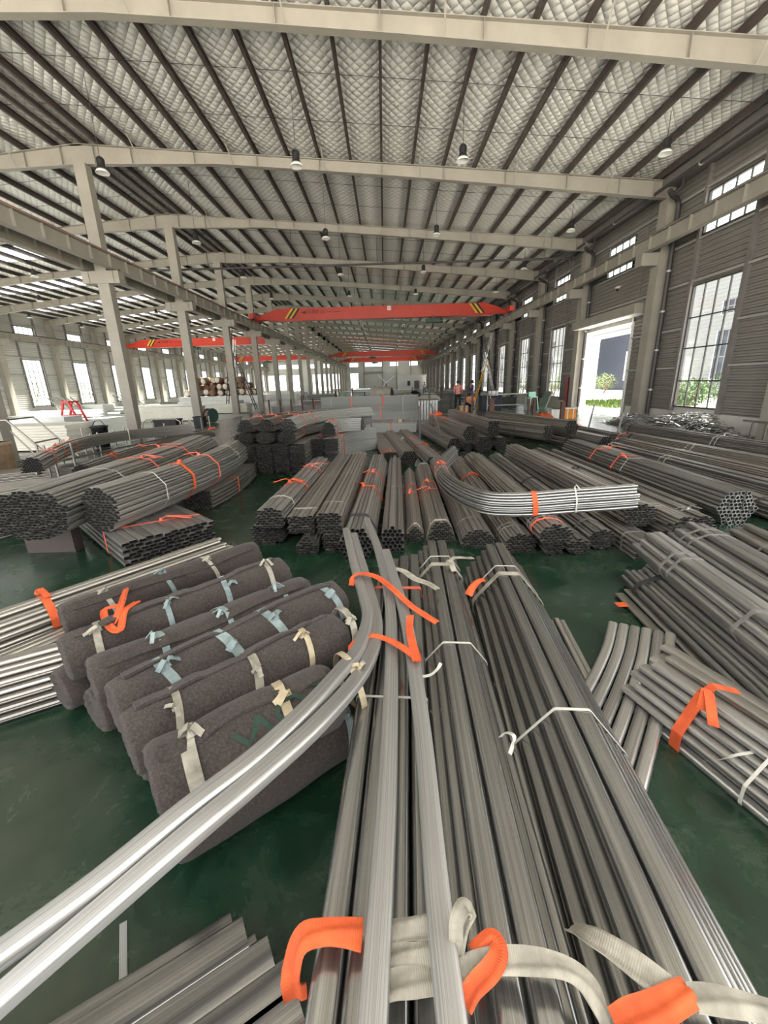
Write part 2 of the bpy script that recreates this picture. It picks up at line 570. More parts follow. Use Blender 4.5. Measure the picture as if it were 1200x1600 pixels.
# ---- rafters: tapered I beams, one frame of two rafters each
BOT = [(-10.3, 9.06), (-9.9, 9.06), (-5.5, 8.94), (-2.5, 8.70), (0.5, 8.44), (4.5, 8.06), (9.3, 7.58), (10.2, 7.50)]
def rafter_mesh(sign):
    m = MB()
    xs = [p[0] if sign > 0 else 2 * RIDGE_X - p[0] for p in BOT]
    for i in range(len(BOT) - 1):
        xa, xb, za, zb = xs[i], xs[i + 1], BOT[i][1], BOT[i + 1][1]
        ta, tb = top_z(xa), top_z(xb)
        for (w, l0, l1, h0, h1) in ((0.012, za, zb, ta, tb), (0.20, za - 0.016, zb - 0.016, za, zb), (0.20, ta - 0.016, tb - 0.016, ta, tb)):
            m.add([(xa, -w / 2, l0), (xb, -w / 2, l1), (xb, w / 2, l1), (xa, w / 2, l0), (xa, -w / 2, h0), (xb, -w / 2, h1), (xb, w / 2, h1), (xa, w / 2, h0)],
                  [(0, 3, 2, 1), (4, 5, 6, 7), (0, 1, 5, 4), (1, 2, 6, 5), (2, 3, 7, 6), (3, 0, 4, 7)])
    me = m.mesh('rafter')
    me.materials.append(MATS['frame_paint'])
    return me
def bot_z(x):
    for (a, za), (b, zb) in zip(BOT[:-1], BOT[1:]):
        if a <= x <= b:
            return za + (zb - za) * (x - a) / (b - a)
    return BOT[-1][1]
RM = {1: rafter_mesh(1), -1: rafter_mesh(-1)}
for k in range(-2, 17):
    yy = frame_y(k)
    for sgn in (1, -1):
        o = inst('rafter', RM[sgn], None, (0, yy, 0))
        struct(o, 'pale grey welded steel rafter of the roof')
        if k > 4:
            continue
        for x in [-9.55, -8.3, -6.2, -4.1, -2.0, 0.1, 2.2, 4.3, 6.4, 8.2, 9.4]:
            xx = x if sgn > 0 else 2 * RIDGE_X - x
            m = MB().box(xx - 0.005, xx + 0.005, -0.09, 0.09, bot_z(x), top_z(x) - 0.016)
            m.build('stiffener', 'frame_paint', o)
        for x in [-8.0, -4.9, -1.8, 1.4, 4.6, 7.8]:                      # fly braces down to the lower flange
            xx = x if sgn > 0 else 2 * RIDGE_X - x
            m = MB().bar((xx, -0.08, bot_z(x) + 0.02), (xx - 0.06 * sgn, -0.62, top_z(x) + 0.12), 0.035, 0.008)
            m.build('fly_brace', 'frame_paint', o)

# ---- columns
def column(x0, x1, y0, y1, z1, label):
    m = MB()
    m.box(x0, x1, y0, y1, 0, z1)
    o = m.build('column', 'frame_paint')
    return struct(o, label)
for k in range(-1, 17):
    yy = frame_y(k)
    c = column(-10.25, -9.85, yy - 0.17, yy + 0.17, 9.06, 'pale steel column in the row between the two halls')
    MB().box(-10.75, -9.42, yy - 0.2, yy + 0.2, 5.43, 5.83).build('bracket', 'frame_paint', c)
    MB().box(-10.72, -9.45, yy - 0.03, yy + 0.03, 5.83, 5.9).build('bearing_plate', 'dark_steel', c)
    if k < 6:
        for s in (-10.5, -9.62):
            MB().box(s - 0.01, s + 0.01, yy - 0.23, yy + 0.23, 5.45, 5.83).build('stiffener', 'frame_paint', c)
        MB().box(-10.33, -9.77, yy - 0.28, yy + 0.28, 0, 0.03).build('base_plate', 'frame_paint', c)
    c = column(9.86, 10.24, yy - 0.2, yy + 0.28, 7.5, 'pale steel column standing against the window wall')
    MB().box(9.25, 9.86, yy - 0.17, yy + 0.25, 5.45, 5.86).build('bracket', 'frame_paint', c)
    c = column(-30.44, -30.06, yy - 0.2, yy + 0.28, 7.9, 'pale steel column standing against the far side wall')
    MB().box(-30.06, -29.35, yy - 0.17, yy + 0.25, 5.45, 5.86).build('bracket', 'frame_paint', c)

# ---- crane runway girders with stiffener plates
def runway(x, rail_mat, label):
    y0, y1 = 7.0, Y_END - 0.5
    m = MB()
    m.box(x - 0.006, x + 0.006, y0, y1, 5.88, 6.30)
    m.box(x - 0.12, x + 0.12, y0, y1, 5.86, 5.88)
    m.box(x - 0.15, x + 0.15, y0, y1, 6.30, 6.32)
    st = [y0 + 0.6 + 1.0 * i for i in range(int(y1 - y0 - 0.8))]
    for s in st:
        if s > 46:
            m.box(x - 0.10, x + 0.10, s - 0.006, s + 0.006, 5.88, 6.30)
    o = m.build('runway_beam', 'frame_paint')
    struct(o, label)
    for s in st:
        if s <= 46:
            MB().box(x - 0.10, x + 0.10, s - 0.006, s + 0.006, 5.88, 6.30).build('stiffener', 'frame_paint', o)
    MB().box(x - 0.035, x + 0.035, y0, y1, 6.32, 6.40).build('crane_rail', rail_mat, o)
    return o
runway(-9.6, 'rail_red', 'crane runway girder with red rail on the row of columns')
runway(-10.62, 'dark_steel', 'crane runway girder of the side hall on the row of columns')
runway(9.42, 'dark_steel', 'crane runway girder along the window wall')
runway(-29.6, 'dark_steel', 'crane runway girder along the far side wall')

# ---- side walls
WIN_ROWS = [0.63, 1.5, 2.55, 3.5, 4.5]
UP_ROWS = [5.92, 7.14]
WIN_HALF = 1.05
DOOR_BAY = 0                                    # roller door between frames 0 and 1 of the window wall
def win_center(k):
    return frame_y(k) - 2.7                     # window of the bay before frame k
def cladding(mb, x, sgn, y0, y1, z0, z1, pitch=0.16):
    """horizontal ribbed sheet; ribs stand proud of the sheet toward the room"""
    d = 0.042 * sgn
    k = pitch / 0.16
    prof = [(z0, 0)]
    z = math.floor(z0 / pitch) * pitch
    while z < z1 - 1e-3:
        for dz, dd in ((0, 0), (0.06 * k, 0), (0.085 * k, d), (0.135 * k, d)):
            if z0 < z + dz < z1:
                prof.append((z + dz, dd))
        z += pitch
    prof.append((z1, 0))
    vs = []
    for zz, dd in prof:
        vs += [(x + dd, y0, zz), (x + dd, y1, zz)]
    fs = [(2 * i, 2 * i + 1, 2 * i + 3, 2 * i + 2) for i in range(len(prof) - 1)]
    mb.add(vs, fs)
win_n = [0]
def window(x, sgn, yc, rows, half, cols, fine, label, mat='dark_steel'):
    """steel window; sgn +1 when the room lies on the smaller-x side"""
    win_n[0] += 1
    m = MB()
    y0, y1, z0, z1 = yc - half, yc + half, rows[0], rows[-1]
    t, b = 0.05, 0.05
    for a, bb in ((y0, y0 + t), (y1 - t, y1)):
        m.box(x - 0.06, x + 0.03, a, bb, z0, z1)
    for a, bb in ((z0, z0 + b), (z1 - b, z1)):
        m.box(x - 0.06, x + 0.03, y0 + t, y1 - t, a, bb)
    for i in range(1, cols):
        yy = y0 + (y1 - y0) * i / cols
        m.box(x - 0.03, x + 0.01, yy - 0.018, yy + 0.018, z0 + b, z1 - b)
    for r in rows[1:-1]:
        m.box(x - 0.028, x + 0.008, y0 + t, y1 - t, r - 0.02, r + 0.02)
    o = m.build('window_%d' % win_n[0], mat)
    struct(o, label)
    if fine:
        for i in range(cols):
            for r0, r1 in zip(rows[:-1], rows[1:]):
                ya, yb = y0 + (y1 - y0) * i / cols + 0.018, y0 + (y1 - y0) * (i + 1) / cols - 0.018
                MB().add([(x - 0.01, ya, r0 + .02), (x - 0.01, yb, r0 + .02), (x - 0.01, yb, r1 - .02), (x - 0.01, ya, r1 - .02)], [(0, 1, 2, 3)]).build('pane', 'window_glass', o)
    else:
        MB().add([(x - 0.01, y0 + t, z0 + b), (x - 0.01, y1 - t, z0 + b), (x - 0.01, y1 - t, z1 - b), (x - 0.01, y0 + t, z1 - b)], [(0, 1, 2, 3)]).build('pane', 'window_glass', o)
    return o
def side_wall(name, x, sgn, label, ztop, mat, door_k=None):
    """sgn +1: room on the smaller-x side of the wall"""
    root = MB()
    y_start = 5.0
    root.box(min(x, x + 0.24 * sgn), max(x, x + 0.24 * sgn), y_start, Y_END, 0, 0.5) if door_k is None else None
    if door_k is not None:
        dy0, dy1 = frame_y(door_k) + 1.55, frame_y(door_k + 1) - 0.22
        root.box(x, x + 0.24, y_start, dy0, 0, 0.5)
        root.box(x, x + 0.24, dy1, Y_END, 0, 0.5)
    w = root.build(name, 'plaster')
    struct(w, label)
    prev = y_start
    for k in range(-1, 17):
        yc = win_center(k)
        a, b = yc - WIN_HALF, yc + WIN_HALF
        has_win = not (door_k is not None and k == door_k + 1)
        fine = k < 4
        m = MB()
        if has_win:
            cladding(m, x, -sgn, max(prev, y_start), a, 0.5, ztop)
            m.build('cladding_panel', mat, w)
            m = MB()
            cladding(m, x, -sgn, a, b, WIN_ROWS[-1], UP_ROWS[0])
            m.build('cladding_panel', mat, w)
            m = MB()
            cladding(m, x, -sgn, a, b, UP_ROWS[-1], ztop)
            m.build('cladding_panel', mat, w)
            MB().box(min(x, x + .1 * sgn), max(x, x + .1 * sgn), a, b, 0.5, WIN_ROWS[0]).build('window_sill', 'plaster', w)
            nm = 'tall steel window of the %s' % ('window wall' if sgn > 0 else 'far side wall')
            window(x, sgn, yc, WIN_ROWS, WIN_HALF, 4, fine, nm)
            prev = b
        else:
            # wall around the roller door
            cladding(m, x, -sgn, prev, dy0, 0.5, ztop)
            cladding(m, x, -sgn, dy0, dy1, 4.0, UP_ROWS[0])
            cladding(m, x, -sgn, dy0, a, UP_ROWS[0], ztop) if a > dy0 else None
            cladding(m, x, -sgn, max(a, dy0), b, UP_ROWS[-1], ztop)
            cladding(m, x, -sgn, b, dy1, UP_ROWS[0], ztop)
            for yy in (dy0, dy1):
                m.box(x - .03, x + .05, yy - .06, yy + .06, 0, ztop)
            m.build('cladding_panel', mat, w)
            prev = dy1
        window(x, sgn, yc, UP_ROWS, WIN_HALF, 4, fine, 'narrow high window strip of the %s' % ('window wall' if sgn > 0 else 'far side wall'))
        # window posts up the wall
        if has_win:
            for yy, ww in ((a - 0.06, 0.12), (b + 0.06, 0.12)):
                MB().box(min(x - 0.14 * sgn, x + .02 * sgn), max(x - 0.14 * sgn, x + .02 * sgn), yy - ww / 2, yy + ww / 2, 0.5, ztop - 0.1).build('wall_post', 'jamb_grey', w)
    m = MB()
    cladding(m, x, -sgn, prev, Y_END, 0.5, ztop)
    m.build('cladding_panel', mat, w)
    # girts between windows
    for z in (1.94, 3.2, 4.62, 5.85, 7.25):
        prev = y_start
        for k in range(-1, 18):
            yc = win_center(k)
            a, b = yc - WIN_HALF - 0.12, yc + WIN_HALF + 0.12
            if door_k is not None and k == door_k + 1 and z < 4.2:
                a, b = dy0, dy1
            if k == 17:
                a = Y_END
            if z in (4.62, 5.85, 7.25):
                if k == 17:
                    MB().box(min(x - 0.12 * sgn, x - .03 * sgn), max(x - .12 * sgn, x - .03 * sgn), y_start, Y_END, z - 0.03, z + 0.03).build('girt', 'girt_paint', w)
                continue
            MB().box(min(x - 0.12 * sgn, x - .03 * sgn), max(x - .12 * sgn, x - .03 * sgn), prev, a, z - 0.03, z + 0.03).build('girt', 'girt_paint', w)
            prev = b
    return w
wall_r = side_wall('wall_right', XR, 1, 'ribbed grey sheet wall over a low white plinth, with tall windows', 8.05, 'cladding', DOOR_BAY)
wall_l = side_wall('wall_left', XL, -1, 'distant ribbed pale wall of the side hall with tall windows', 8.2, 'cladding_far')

# ---- roller door: head box, jambs, outdoor view beyond
dy0, dy1 = frame_y(0) + 1.55, frame_y(1) - 0.22
dr = MB().box(9.62, 10.3, frame_y(0) + 0.55, frame_y(1) + 0.1, 4.0, 4.36).build('door_1', 'frame_paint')
struct(dr, 'open roller shutter door with a grey head box')
MB().box(9.66, 10.25, frame_y(0) + 0.6, frame_y(1), 3.985, 4.0).build('soffit_strip', 'white_paint', dr)
for a in (dy0, dy1 - 0.1):
    MB().box(10.2, 10.54, a, a + 0.1, 0, 4.0).build('guide_rail', 'white_paint', dr)
MB().box(10.22, 10.5, dy0, dy1, 3.82, 4.0).build('rolled_shutter', 'girt_paint', dr)

# ---- far gable wall
def far_wall():
    m = MB()
    yy = Y_END
    holes = []
    def rect(x0, x1, z0, z1):
        holes.append((x0, x1, z0, z1))
    for xc in (-29, -26.5, -22.8, -17.5, -15.2, -12.6, -7.7):
        if xc in (-22.8, -17.5, -15.2):
            rect(xc - 1.1, xc + 1.1, 0.2, 4.4)
        else:
            rect(xc - 1.05, xc + 1.05, 0.63, 4.4)
    for xc in (-26, -22.5, -18.5, -14.5, -7.7, -2.6, 2.6, 7.6):
        w = 2.3 if xc == -2.6 else 1.1
        rect(xc - w, xc + w, 5.85, 6.9)
    xs = sorted({XL, XR, *[h[0] for h in holes], *[h[1] for h in holes]})
    for xa, xb in zip(xs[:-1], xs[1:]):
        xm = (xa + xb) / 2
        hs = sorted([(h[2], h[3]) for h in holes if h[0] < xm < h[1]])
        z = 0
        for h0, h1 in hs + [(99, 99)]:
            ztop = min(h0, max(top_z(xa), top_z(xb)) + 0.3)
            if ztop > z:
                m.add([(xa, yy, z), (xb, yy, z), (xb, yy, ztop), (xa, yy, ztop)], [(0, 1, 2, 3)])
            z = h1
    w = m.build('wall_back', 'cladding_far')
    struct(w, 'far gable wall of the hall with high windows')
    for x0, x1, z0, z1 in holes:
        win_n[0] += 1
        f = MB()
        for a, b in ((x0, x0 + .06), (x1 - .06, x1), ((x0 + x1) / 2 - .03, (x0 + x1) / 2 + .03)):
            f.box(a, b, yy - .05, yy + .03, z0, z1)
        for zz in ([z0 + .03, z1 - .03] + ([(z0 + z1) / 2] if z1 - z0 > 2 else [])):
            f.box(x0, x1, yy - .05, yy + .03, zz - .03, zz + .03)
        o = f.build('window_%d' % win_n[0], 'frame_paint')
        struct(o, 'window in the far gable wall')
        MB().add([(x0, yy, z0), (x1, yy, z0), (x1, yy, z1), (x0, yy, z1)], [(0, 1, 2, 3)]).build('pane', 'window_glass', o)
    for x in (-5.2, -0.4, 3.2, 6.9, -19.5, -25):
        MB().box(x - .15, x + .15, yy - .3, yy - .02, 0, top_z(x)).build('wall_post', 'frame_paint', w)
    MB().box(-5.2, -0.4, yy - .3, yy - .02, 4.4, 4.7).build('girt', 'frame_paint', w)
    return w
far_wall()

# ---- eave gutter pipe, brackets and downpipes on the window wall
def eave_pipes():
    g = MB().tube([(9.45, 6, 7.64), (9.45, Y_END - 1, 7.62)], 0.055, 10).build('gutter_pipe', 'dark_steel')
    tag(g, 'dark drain pipe running along the eave above the windows', 'pipe')
    yy = 7.5
    while yy < 60:
        MB().tube([(9.45, yy - .02, 7.62), (9.45, yy + .02, 7.62)], 0.066, 10).build('pipe_clamp', 'girt_paint', g)
        yy += 2.4
    # eave strut and box gutter
    e = MB().box(9.7, 10.28, 5, Y_END, 7.86, 8.12).build('trim_1', 'jamb_grey')
    struct(e, 'grey box gutter under the eave')
    for k in range(-1, 6):
        y0 = frame_y(k) - 0.42
        m = MB().tube([(9.5, y0 - 0.4, 7.47), (9.7, y0 - 0.25, 7.38), (9.98, y0 - 0.05, 7.36), (10.1, y0, 7.25), (10.12, y0, 7.0), (10.12, y0, 0.25)], 0.075, 10)
        d = m.build('downpipe', 'dark_steel')
        tag(d, ['dark downpipe beside the column at the photo edge', 'dark downpipe on the column between tall window and roller door', 'dark downpipe on the column just beyond the roller door',
                'dark downpipe two columns beyond the roller door', 'dark downpipe three columns beyond the roller door', 'dark downpipe four columns beyond the roller door', 'dark downpipe five columns beyond the roller door'][k + 1], 'pipe', 'downpipes on the window wall')
        for z in (1.2, 2.6, 3.9, 5.2):
            MB().tube([(10.12, y0, z - .03), (10.12, y0, z + .03)], 0.09, 10).build('pipe_clamp', 'girt_paint', d)
        m = MB().tube([(9.95, y0 - 0.3, 7.86), (9.95, y0 - 0.3, 7.6), (9.82, y0 - .3, 7.5), (9.68, y0 - .27, 7.40)], 0.06, 8).build('elbow', 'dark_steel', d)
    cp = MB().tube([(9.35, 23.4, 7.1), (9.35, 23.4, 7.33), (9.1, 23.4, 7.36), (-11.9, 23.4, 7.40)], 0.05, 8).build('cross_pipe', 'dark_steel')
    for hx in (-8.6, -4.4, -.2, 4.0, 8.1):
        MB().tube([(hx, 23.4, 7.39), (hx, 23.4, top_z(hx) + .19)], .008, 5).build('hanger_rod', 'dark_steel', cp)
    tag(cp, 'long dark pipe crossing the whole hall below the second rafter', 'pipe')
    red = MB().tube([(10.0, frame_y(1) + 0.9, 0), (10.0, frame_y(1) + 0.9, 1.75)], 0.11, 12).build('red_standpipe', 'pipe_red')
    tag(red, 'dark red standpipe beside the roller door column', 'pipe')
eave_pipes()

# ================================================================ CRANES AND LAMPS
def crane(yc, x0, x1, label, detail=True, flip=False):
    """single girder overhead crane between two rails at x0 and x1"""
    r = thing('overhead_crane', label, 'crane', (0, yc, 0), 0, 'red overhead cranes')
    za, zb = 6.44, 7.26
    a, b = x0 + 0.45, x1 - 0.45
    m = MB().prism([(a, za + .12), (a + 0.9, za), (b - 0.9, za), (b, za + .12), (b, za + .42), (b - 1.3, zb), (a + 1.3, zb), (a, za + .42)], 'y', -0.28, 0.28)
    m.build('girder', 'crane_red', r)
    m = MB().box(a + .6, b - .6, -0.36, 0.36, za - .03, za)
    m.build('bottom_flange', 'crane_red', r)
    for x in (x0, x1):
        e = MB().box(x - 0.16, x + 0.16, -1.3, 1.3, 6.50, 6.86).build('end_truck', 'crane_red', r)
        for w in (-0.95, 0.95):
            MB().tube([(x - .07, w, 6.50), (x + .07, w, 6.50)], 0.095, 12).build('wheel', 'dark_steel', e)
        s = 1 if x == x0 else -1
        MB().bar((x, 0, 6.62), (x + s * .6, 0, 6.66), 0.5, 0.28).build('girder_end', 'crane_red', r)
    # hazard stripes on the face toward the camera
    for base, sg in ((a + 1.75, 1), (b - 1.95, -1)):
        for i in range(4):
            x = base + i * 0.17
            m = MB()
            sl = 0.55
            m.add([(x, -0.284, za + .12), (x + .17, -0.284, za + .12), (x + .17 + sl * sg, -0.284, zb - .02), (x + sl * sg, -0.284, zb - .02)], [(0, 1, 2, 3)])
            m.build('hazard_stripe', 'stripe_yellow' if i % 2 == 0 else 'black_paint', r)
    # hoist
    hx = x1 - 5.6 if not flip else x0 + 7.5
    h = MB().box(hx - .5, hx + .5, -0.25, 0.25, 6.03, 6.27).build('hoist', 'hoist_green', r)
    MB().tube([(hx - .55, 0, 6.15), (hx + .75, 0, 6.15)], 0.16, 12).build('hoist_drum', 'hoist_green', h)
    MB().box(hx - .12, hx + .12, -.3, .3, 6.27, 6.5).build('trolley', 'dark_steel', h)
    MB().tube([(hx, 0, 6.05), (hx, 0, 5.75)], 0.05, 8).build('hook_block', 'black_paint', h)
    if detail:
        cu = bpy.data.curves.new('lettering', 'FONT')
        cu.body = '\u6cb3\u5357\u77ff\u5c71'
        cu.size = 0.34
        cu.extrude = 0.002
        cu.materials.append(MATS['black_paint'])
        tmp = bpy.data.objects.new('lettering', cu)
        me_t = bpy.data.meshes.new_from_object(tmp)
        bpy.data.objects.remove(tmp)
        t = bpy.data.objects.new('lettering', me_t)
        COL.objects.link(t)
        t.parent = r
        t.location = (a + 3.45, -0.286, za + .42)
        t.rotation_euler = (PI / 2, 0, 0)
        MB().prism([(a + 3.0, za + .52), (a + 3.38, za + .42), (a + 3.38, za + .62)], 'y', -0.284, -0.281).build('emblem', 'black_paint', r)
        MB().box(a + 5.0, a + 6.0, -0.284, -0.28, za + .49, za + .53).build('lettering_line', 'black_paint', r)
        cx = (x0 + x1) / 2 + .6
        pl = MB().box(cx - .14, cx + .14, -0.286, -0.28, za + .50, za + .78).build('load_plate', 'white_paint', r)
        for q in ((cx - .07, za + .57), (cx + .03, za + .57), (cx - .07, za + .67), (cx + .03, za + .67)):
            MB().box(q[0], q[0] + .06, -0.29, -0.286, q[1], q[1] + .05).build('plate_mark', 'crane_red', pl)
    # rubber buffers / power track
    MB().tube([(x1 - 1.2, -.4, 7.35), (x1 - .5, -.45, 7.4), (x1 - .2, -.45, 7.1)], 0.035, 6).build('cable', 'black_paint', r)
    return r
crane(34.6, -9.6, 9.42, 'large red overhead crane with black lettering spanning the main hall')
crane(80.0, -9.6, 9.42, 'smaller-looking red overhead crane deep in the main hall, second from camera', False, True)
crane(99.0, -9.6, 9.42, 'deepest red overhead crane of the main hall, just before the gable wall', False, True)
crane(52.0, -29.6, -10.62, 'red overhead crane in the side hall behind the columns, the nearer one', True, True)
crane(84.0, -29.6, -10.62, 'red overhead crane in the side hall behind the columns, the farther one', False, True)

def lamp_proto():
    r = thing('pendant_lamp', '', 'lamp')
    MB().tube([(0, 0, 0.28), (0, 0, 1.0)], 0.008, 6).build('rod', 'dark_steel', r)
    m = MB().lathe([(0.0, 0.30), (0.06, 0.30), (0.10, 0.26), (0.105, 0.20), (0.095, 0.10), (0.115, 0.04), (0.14, 0.0), (0.0, 0.0)], 14)
    for i in range(10):
        a = 2 * PI * i / 10
        m.bar((0.075 * math.cos(a), 0.075 * math.sin(a), 0.08), (0.075 * math.cos(a), 0.075 * math.sin(a), 0.25), 0.05, 0.008, (math.cos(a), math.sin(a), 0))
    m.build('housing', 'black_paint', r)
    MB().lathe([(0.11, 0.02), (0.14, -0.01), (0.17, -0.05), (0.18, -0.075), (0.175, -0.075), (0.13, -0.02), (0.0, -0.01)], 20).build('reflector', 'lamp_dish', r)
    return r
LAMP = lamp_proto()
first = True
XN = {-7.6: 'by the column row', -2.25: 'over the middle, column side', 2.3: 'over the middle, window side', 7.8: 'near the window wall'}
ROWN = ['first', 'second', 'third', 'fourth', 'fifth', 'sixth', 'seventh', 'eighth', 'ninth', 'tenth', 'eleventh', 'twelfth', 'thirteenth', 'fourteenth', 'fifteenth', 'sixteenth']
far_lamp = MB()
far_lamp.lathe([(0.0, 0.30), (0.085, 0.26), (0.08, 0.10), (0.12, 0.02), (0.21, -0.10), (0.0, -0.03)], 8)
far_lamp_me = far_lamp.mesh('pendant_lamp')
far_lamp_me.materials.append(MATS['black_paint'])
for k in range(-1, 15):
    for x in (-7.6, -2.25, 2.3, 7.8):
        yy = frame_y(k) + 2.75
        zz = 7.52
        lab = 'pendant lamp %s, %s row from the camera' % (XN[x], ROWN[k + 1])
        if k == -1 and False:
            continue
        if k < 5:
            r = LAMP if first else copy_tree(LAMP)
            first = False
            for ch in r.children:
                if ch.name.startswith('rod'):
                    ch.scale = (1, 1, (top_z(x) - 0.0 - zz) / 1.0 if True else 1)
                    ch.location = (0, 0, 0.28 - 0.28 * ch.scale[2])
                    ch.scale[2] = (top_z(x) + 0.19 - zz - 0.28) / 0.72
                    ch.location = (0, 0, 0.28 - 0.28 * ch.scale[2])
        else:
            r = inst('pendant_lamp', far_lamp_me)
            MB().tube([(0, 0, 0.28), (0, 0, top_z(x) + 0.19 - zz)], 0.008, 4).build('rod', 'dark_steel', r)
        r.location = (x, yy, zz)
        tag(r, lab, 'lamp', 'pendant lamps of the main hall')
LX = {-12.6: 'nearest the column row', -17.9: 'second line from the column row', -22.4: 'third line from the column row', -28.0: 'by the far side wall'}
for k in range(1, 9):
    for x in LX:
        r = copy_tree(LAMP)
        zz = 7.52
        for ch in r.children:
            if ch.name.startswith('rod'):
                ch.scale[2] = (top_z(x) + 0.19 - zz - 0.28) / 0.72
                ch.location = (0, 0, 0.28 - 0.28 * ch.scale[2])
        r.location = (x, frame_y(k) + 2.75 - 1.6, zz)
        tag(r, 'side hall pendant lamp %s, %s row' % (LX[x], ROWN[k]), 'lamp', 'pendant lamps of the side hall')
sc_ = MB().box(-.05, .05, -.09, .09, -.04, .04).build('security_camera', 'white_paint')
sc_.location = (10.1, 19.9, 5.35)
tag(sc_, 'small security camera on the wall above the roller door', 'camera')
MB().lathe([(0.0, -.16), (.045, -.13), (.055, -.08), (.05, -.04), (0, -.04)], 10).build('lens_dome', 'black_paint', sc_)
MB().bar((0, 0, .02), (.18, 0, .05), .03).build('arm', 'white_paint', sc_)

# ================================================================ TUBE BUNDLES
def prof_round(d, n=10):
    return [(d / 2 * math.cos(2 * PI * i / n), d / 2 * math.sin(2 * PI * i / n)) for i in range(n)], d, d
def prof_rr(a, b, r, seg=2):
    """rounded rectangle, a wide, b high"""
    pts = []
    for cx, cy, s in ((a / 2 - r, b / 2 - r, 0), (-a / 2 + r, b / 2 - r, 1), (-a / 2 + r, -b / 2 + r, 2), (a / 2 - r, -b / 2 + r, 3)):
        for i in range(seg + 1):
            t = (s + i / seg) * PI / 2
            pts.append((cx + r * math.cos(t), cy + r * math.sin(t)))
    return pts, a, b

def add_tube(mb, prof, wall, frames):
    """hollow tube through frames [(P, side, up, s)]"""
    pts, a, b = prof
    n = len(pts)
    ki, kj = 1 - 2 * wall / a, 1 - 2 * wall / b
    per = [0]
    for i in range(n):
        p, q = pts[i], pts[(i + 1) % n]
        per.append(per[-1] + math.hypot(p[0] - q[0], p[1] - q[1]))
    outer, inner, uvo = [], [], []
    for P, s, u, L in frames:
        for i, (x, y) in enumerate(pts):
            outer.append(P + s * x + u * y)
            inner.append(P + s * (x * ki) + u * (y * kj))
            uvo.append((L, per[i] * 6.0))
    fo, fi = [], []
    for k in range(len(frames) - 1):
        o = k * n
        for i in range(n):
            j = (i + 1) % n
            fo.append((o + i, o + n + i, o + n + j, o + j))
            fi.append((o + i, o + j, o + n + j, o + n + i))
    mb.add(outer, fo, uvo, True)
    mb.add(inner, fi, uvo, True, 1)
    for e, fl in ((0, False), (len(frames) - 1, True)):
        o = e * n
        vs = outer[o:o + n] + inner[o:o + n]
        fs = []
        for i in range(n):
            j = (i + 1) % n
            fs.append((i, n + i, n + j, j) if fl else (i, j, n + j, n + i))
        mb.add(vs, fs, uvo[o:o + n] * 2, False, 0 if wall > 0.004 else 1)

TUBE_CACHE = {}
def straight_tube(key, prof, wall, L, mat):
    k = (key, round(L, 2), mat)
    if k not in TUBE_CACHE:
        m = MB()
        X, Z = Vector((1, 0, 0)), Vector((0, 0, 1))
        add_tube(m, prof, wall, [(Vector((0, 0, 0)), X, Z, 0.0), (Vector((0, L, 0)), X, Z, L)])
        me = m.mesh('tube')
        me.materials.append(MATS[mat])
        me.materials.append(MATS['tube_bore'])
        TUBE_CACHE[k] = me
    return TUBE_CACHE[k]

def inside(shape, u, v, w, h):
    """v from 0 to h, u from -w/2 to w/2 (tube centres, margins already taken off)"""
    if shape == 'rect':
        return True
    x = abs(u) / (w / 2 + 1e-6)
    if shape == 'hex':
        y = abs(v - h / 2) / (h / 2 + 1e-6)
        return x + 0.5 * y <= 1.02 and y <= 1.02
    if shape == 'oval':
        y = abs(v - h / 2) / (h / 2 + 1e-6)
        return x ** 2.4 + y ** 2.4 <= 1.08
    if shape == 'dome':
        y = v / (h + 1e-6)
        return x ** 2.6 + y ** 2.6 <= 1.06
    if shape == 'trap':
        y = v / (h + 1e-6)
        return x <= 1.0 - 0.42 * y + 0.02
    return True

def layout(prof, w, h, shape, jit, seed, stagger=True, gap=0.0):
    pts, a, b = prof
    r = random.Random(seed)
    rnd = abs(a - b) < 1e-6
    dv = b * (0.885 if rnd else 1.08)
    du = a * (1.02 if rnd else 1.06) + gap
    W, Hh = max(w - a, 0.001), max(h - b, 0.001)
    out = []
    rows = int(round(Hh / dv)) + 1
    for i in range(rows):
        v = i * dv
        off = du / 2 if (i % 2 and stagger) else 0.0
        ncol = int(W / du) + 2
        for j in range(-ncol, ncol + 1):
            u = j * du + off
            if abs(u) <= W / 2 + 0.3 * a and inside(shape, u, v, W, (rows - 1) * dv):
                out.append((u + r.uniform(-jit, jit) * a * .4, v + b / 2 + r.uniform(-jit, jit) * b * 0.4))
    return out

def hull(points):
    pts = sorted(set((round(x, 5), round(y, 5)) for x, y in points))
    def half(ps):
        o = []
        for p in ps:
            while len(o) >= 2 and (o[-1][0] - o[-2][0]) * (p[1] - o[-2][1]) - (o[-1][1] - o[-2][1]) * (p[0] - o[-2][0]) <= 0:
                o.pop()
            o.append(p)
        return o
    a, b = half(pts), half(pts[::-1])
    return a[:-1] + b[:-1]

STRAPS = {  # material, width, thickness
    'o': ('orange_web', 0.05, 0.004), 'r': ('red_web', 0.035, 0.003), 'w': ('pp_strap', 0.016, 0.002), 's': ('steel_strap', 0.028, 0.003),
    'c': ('white_web', 0.05, 0.004), 'k': ('black_wire', 0.04, 0.01)}

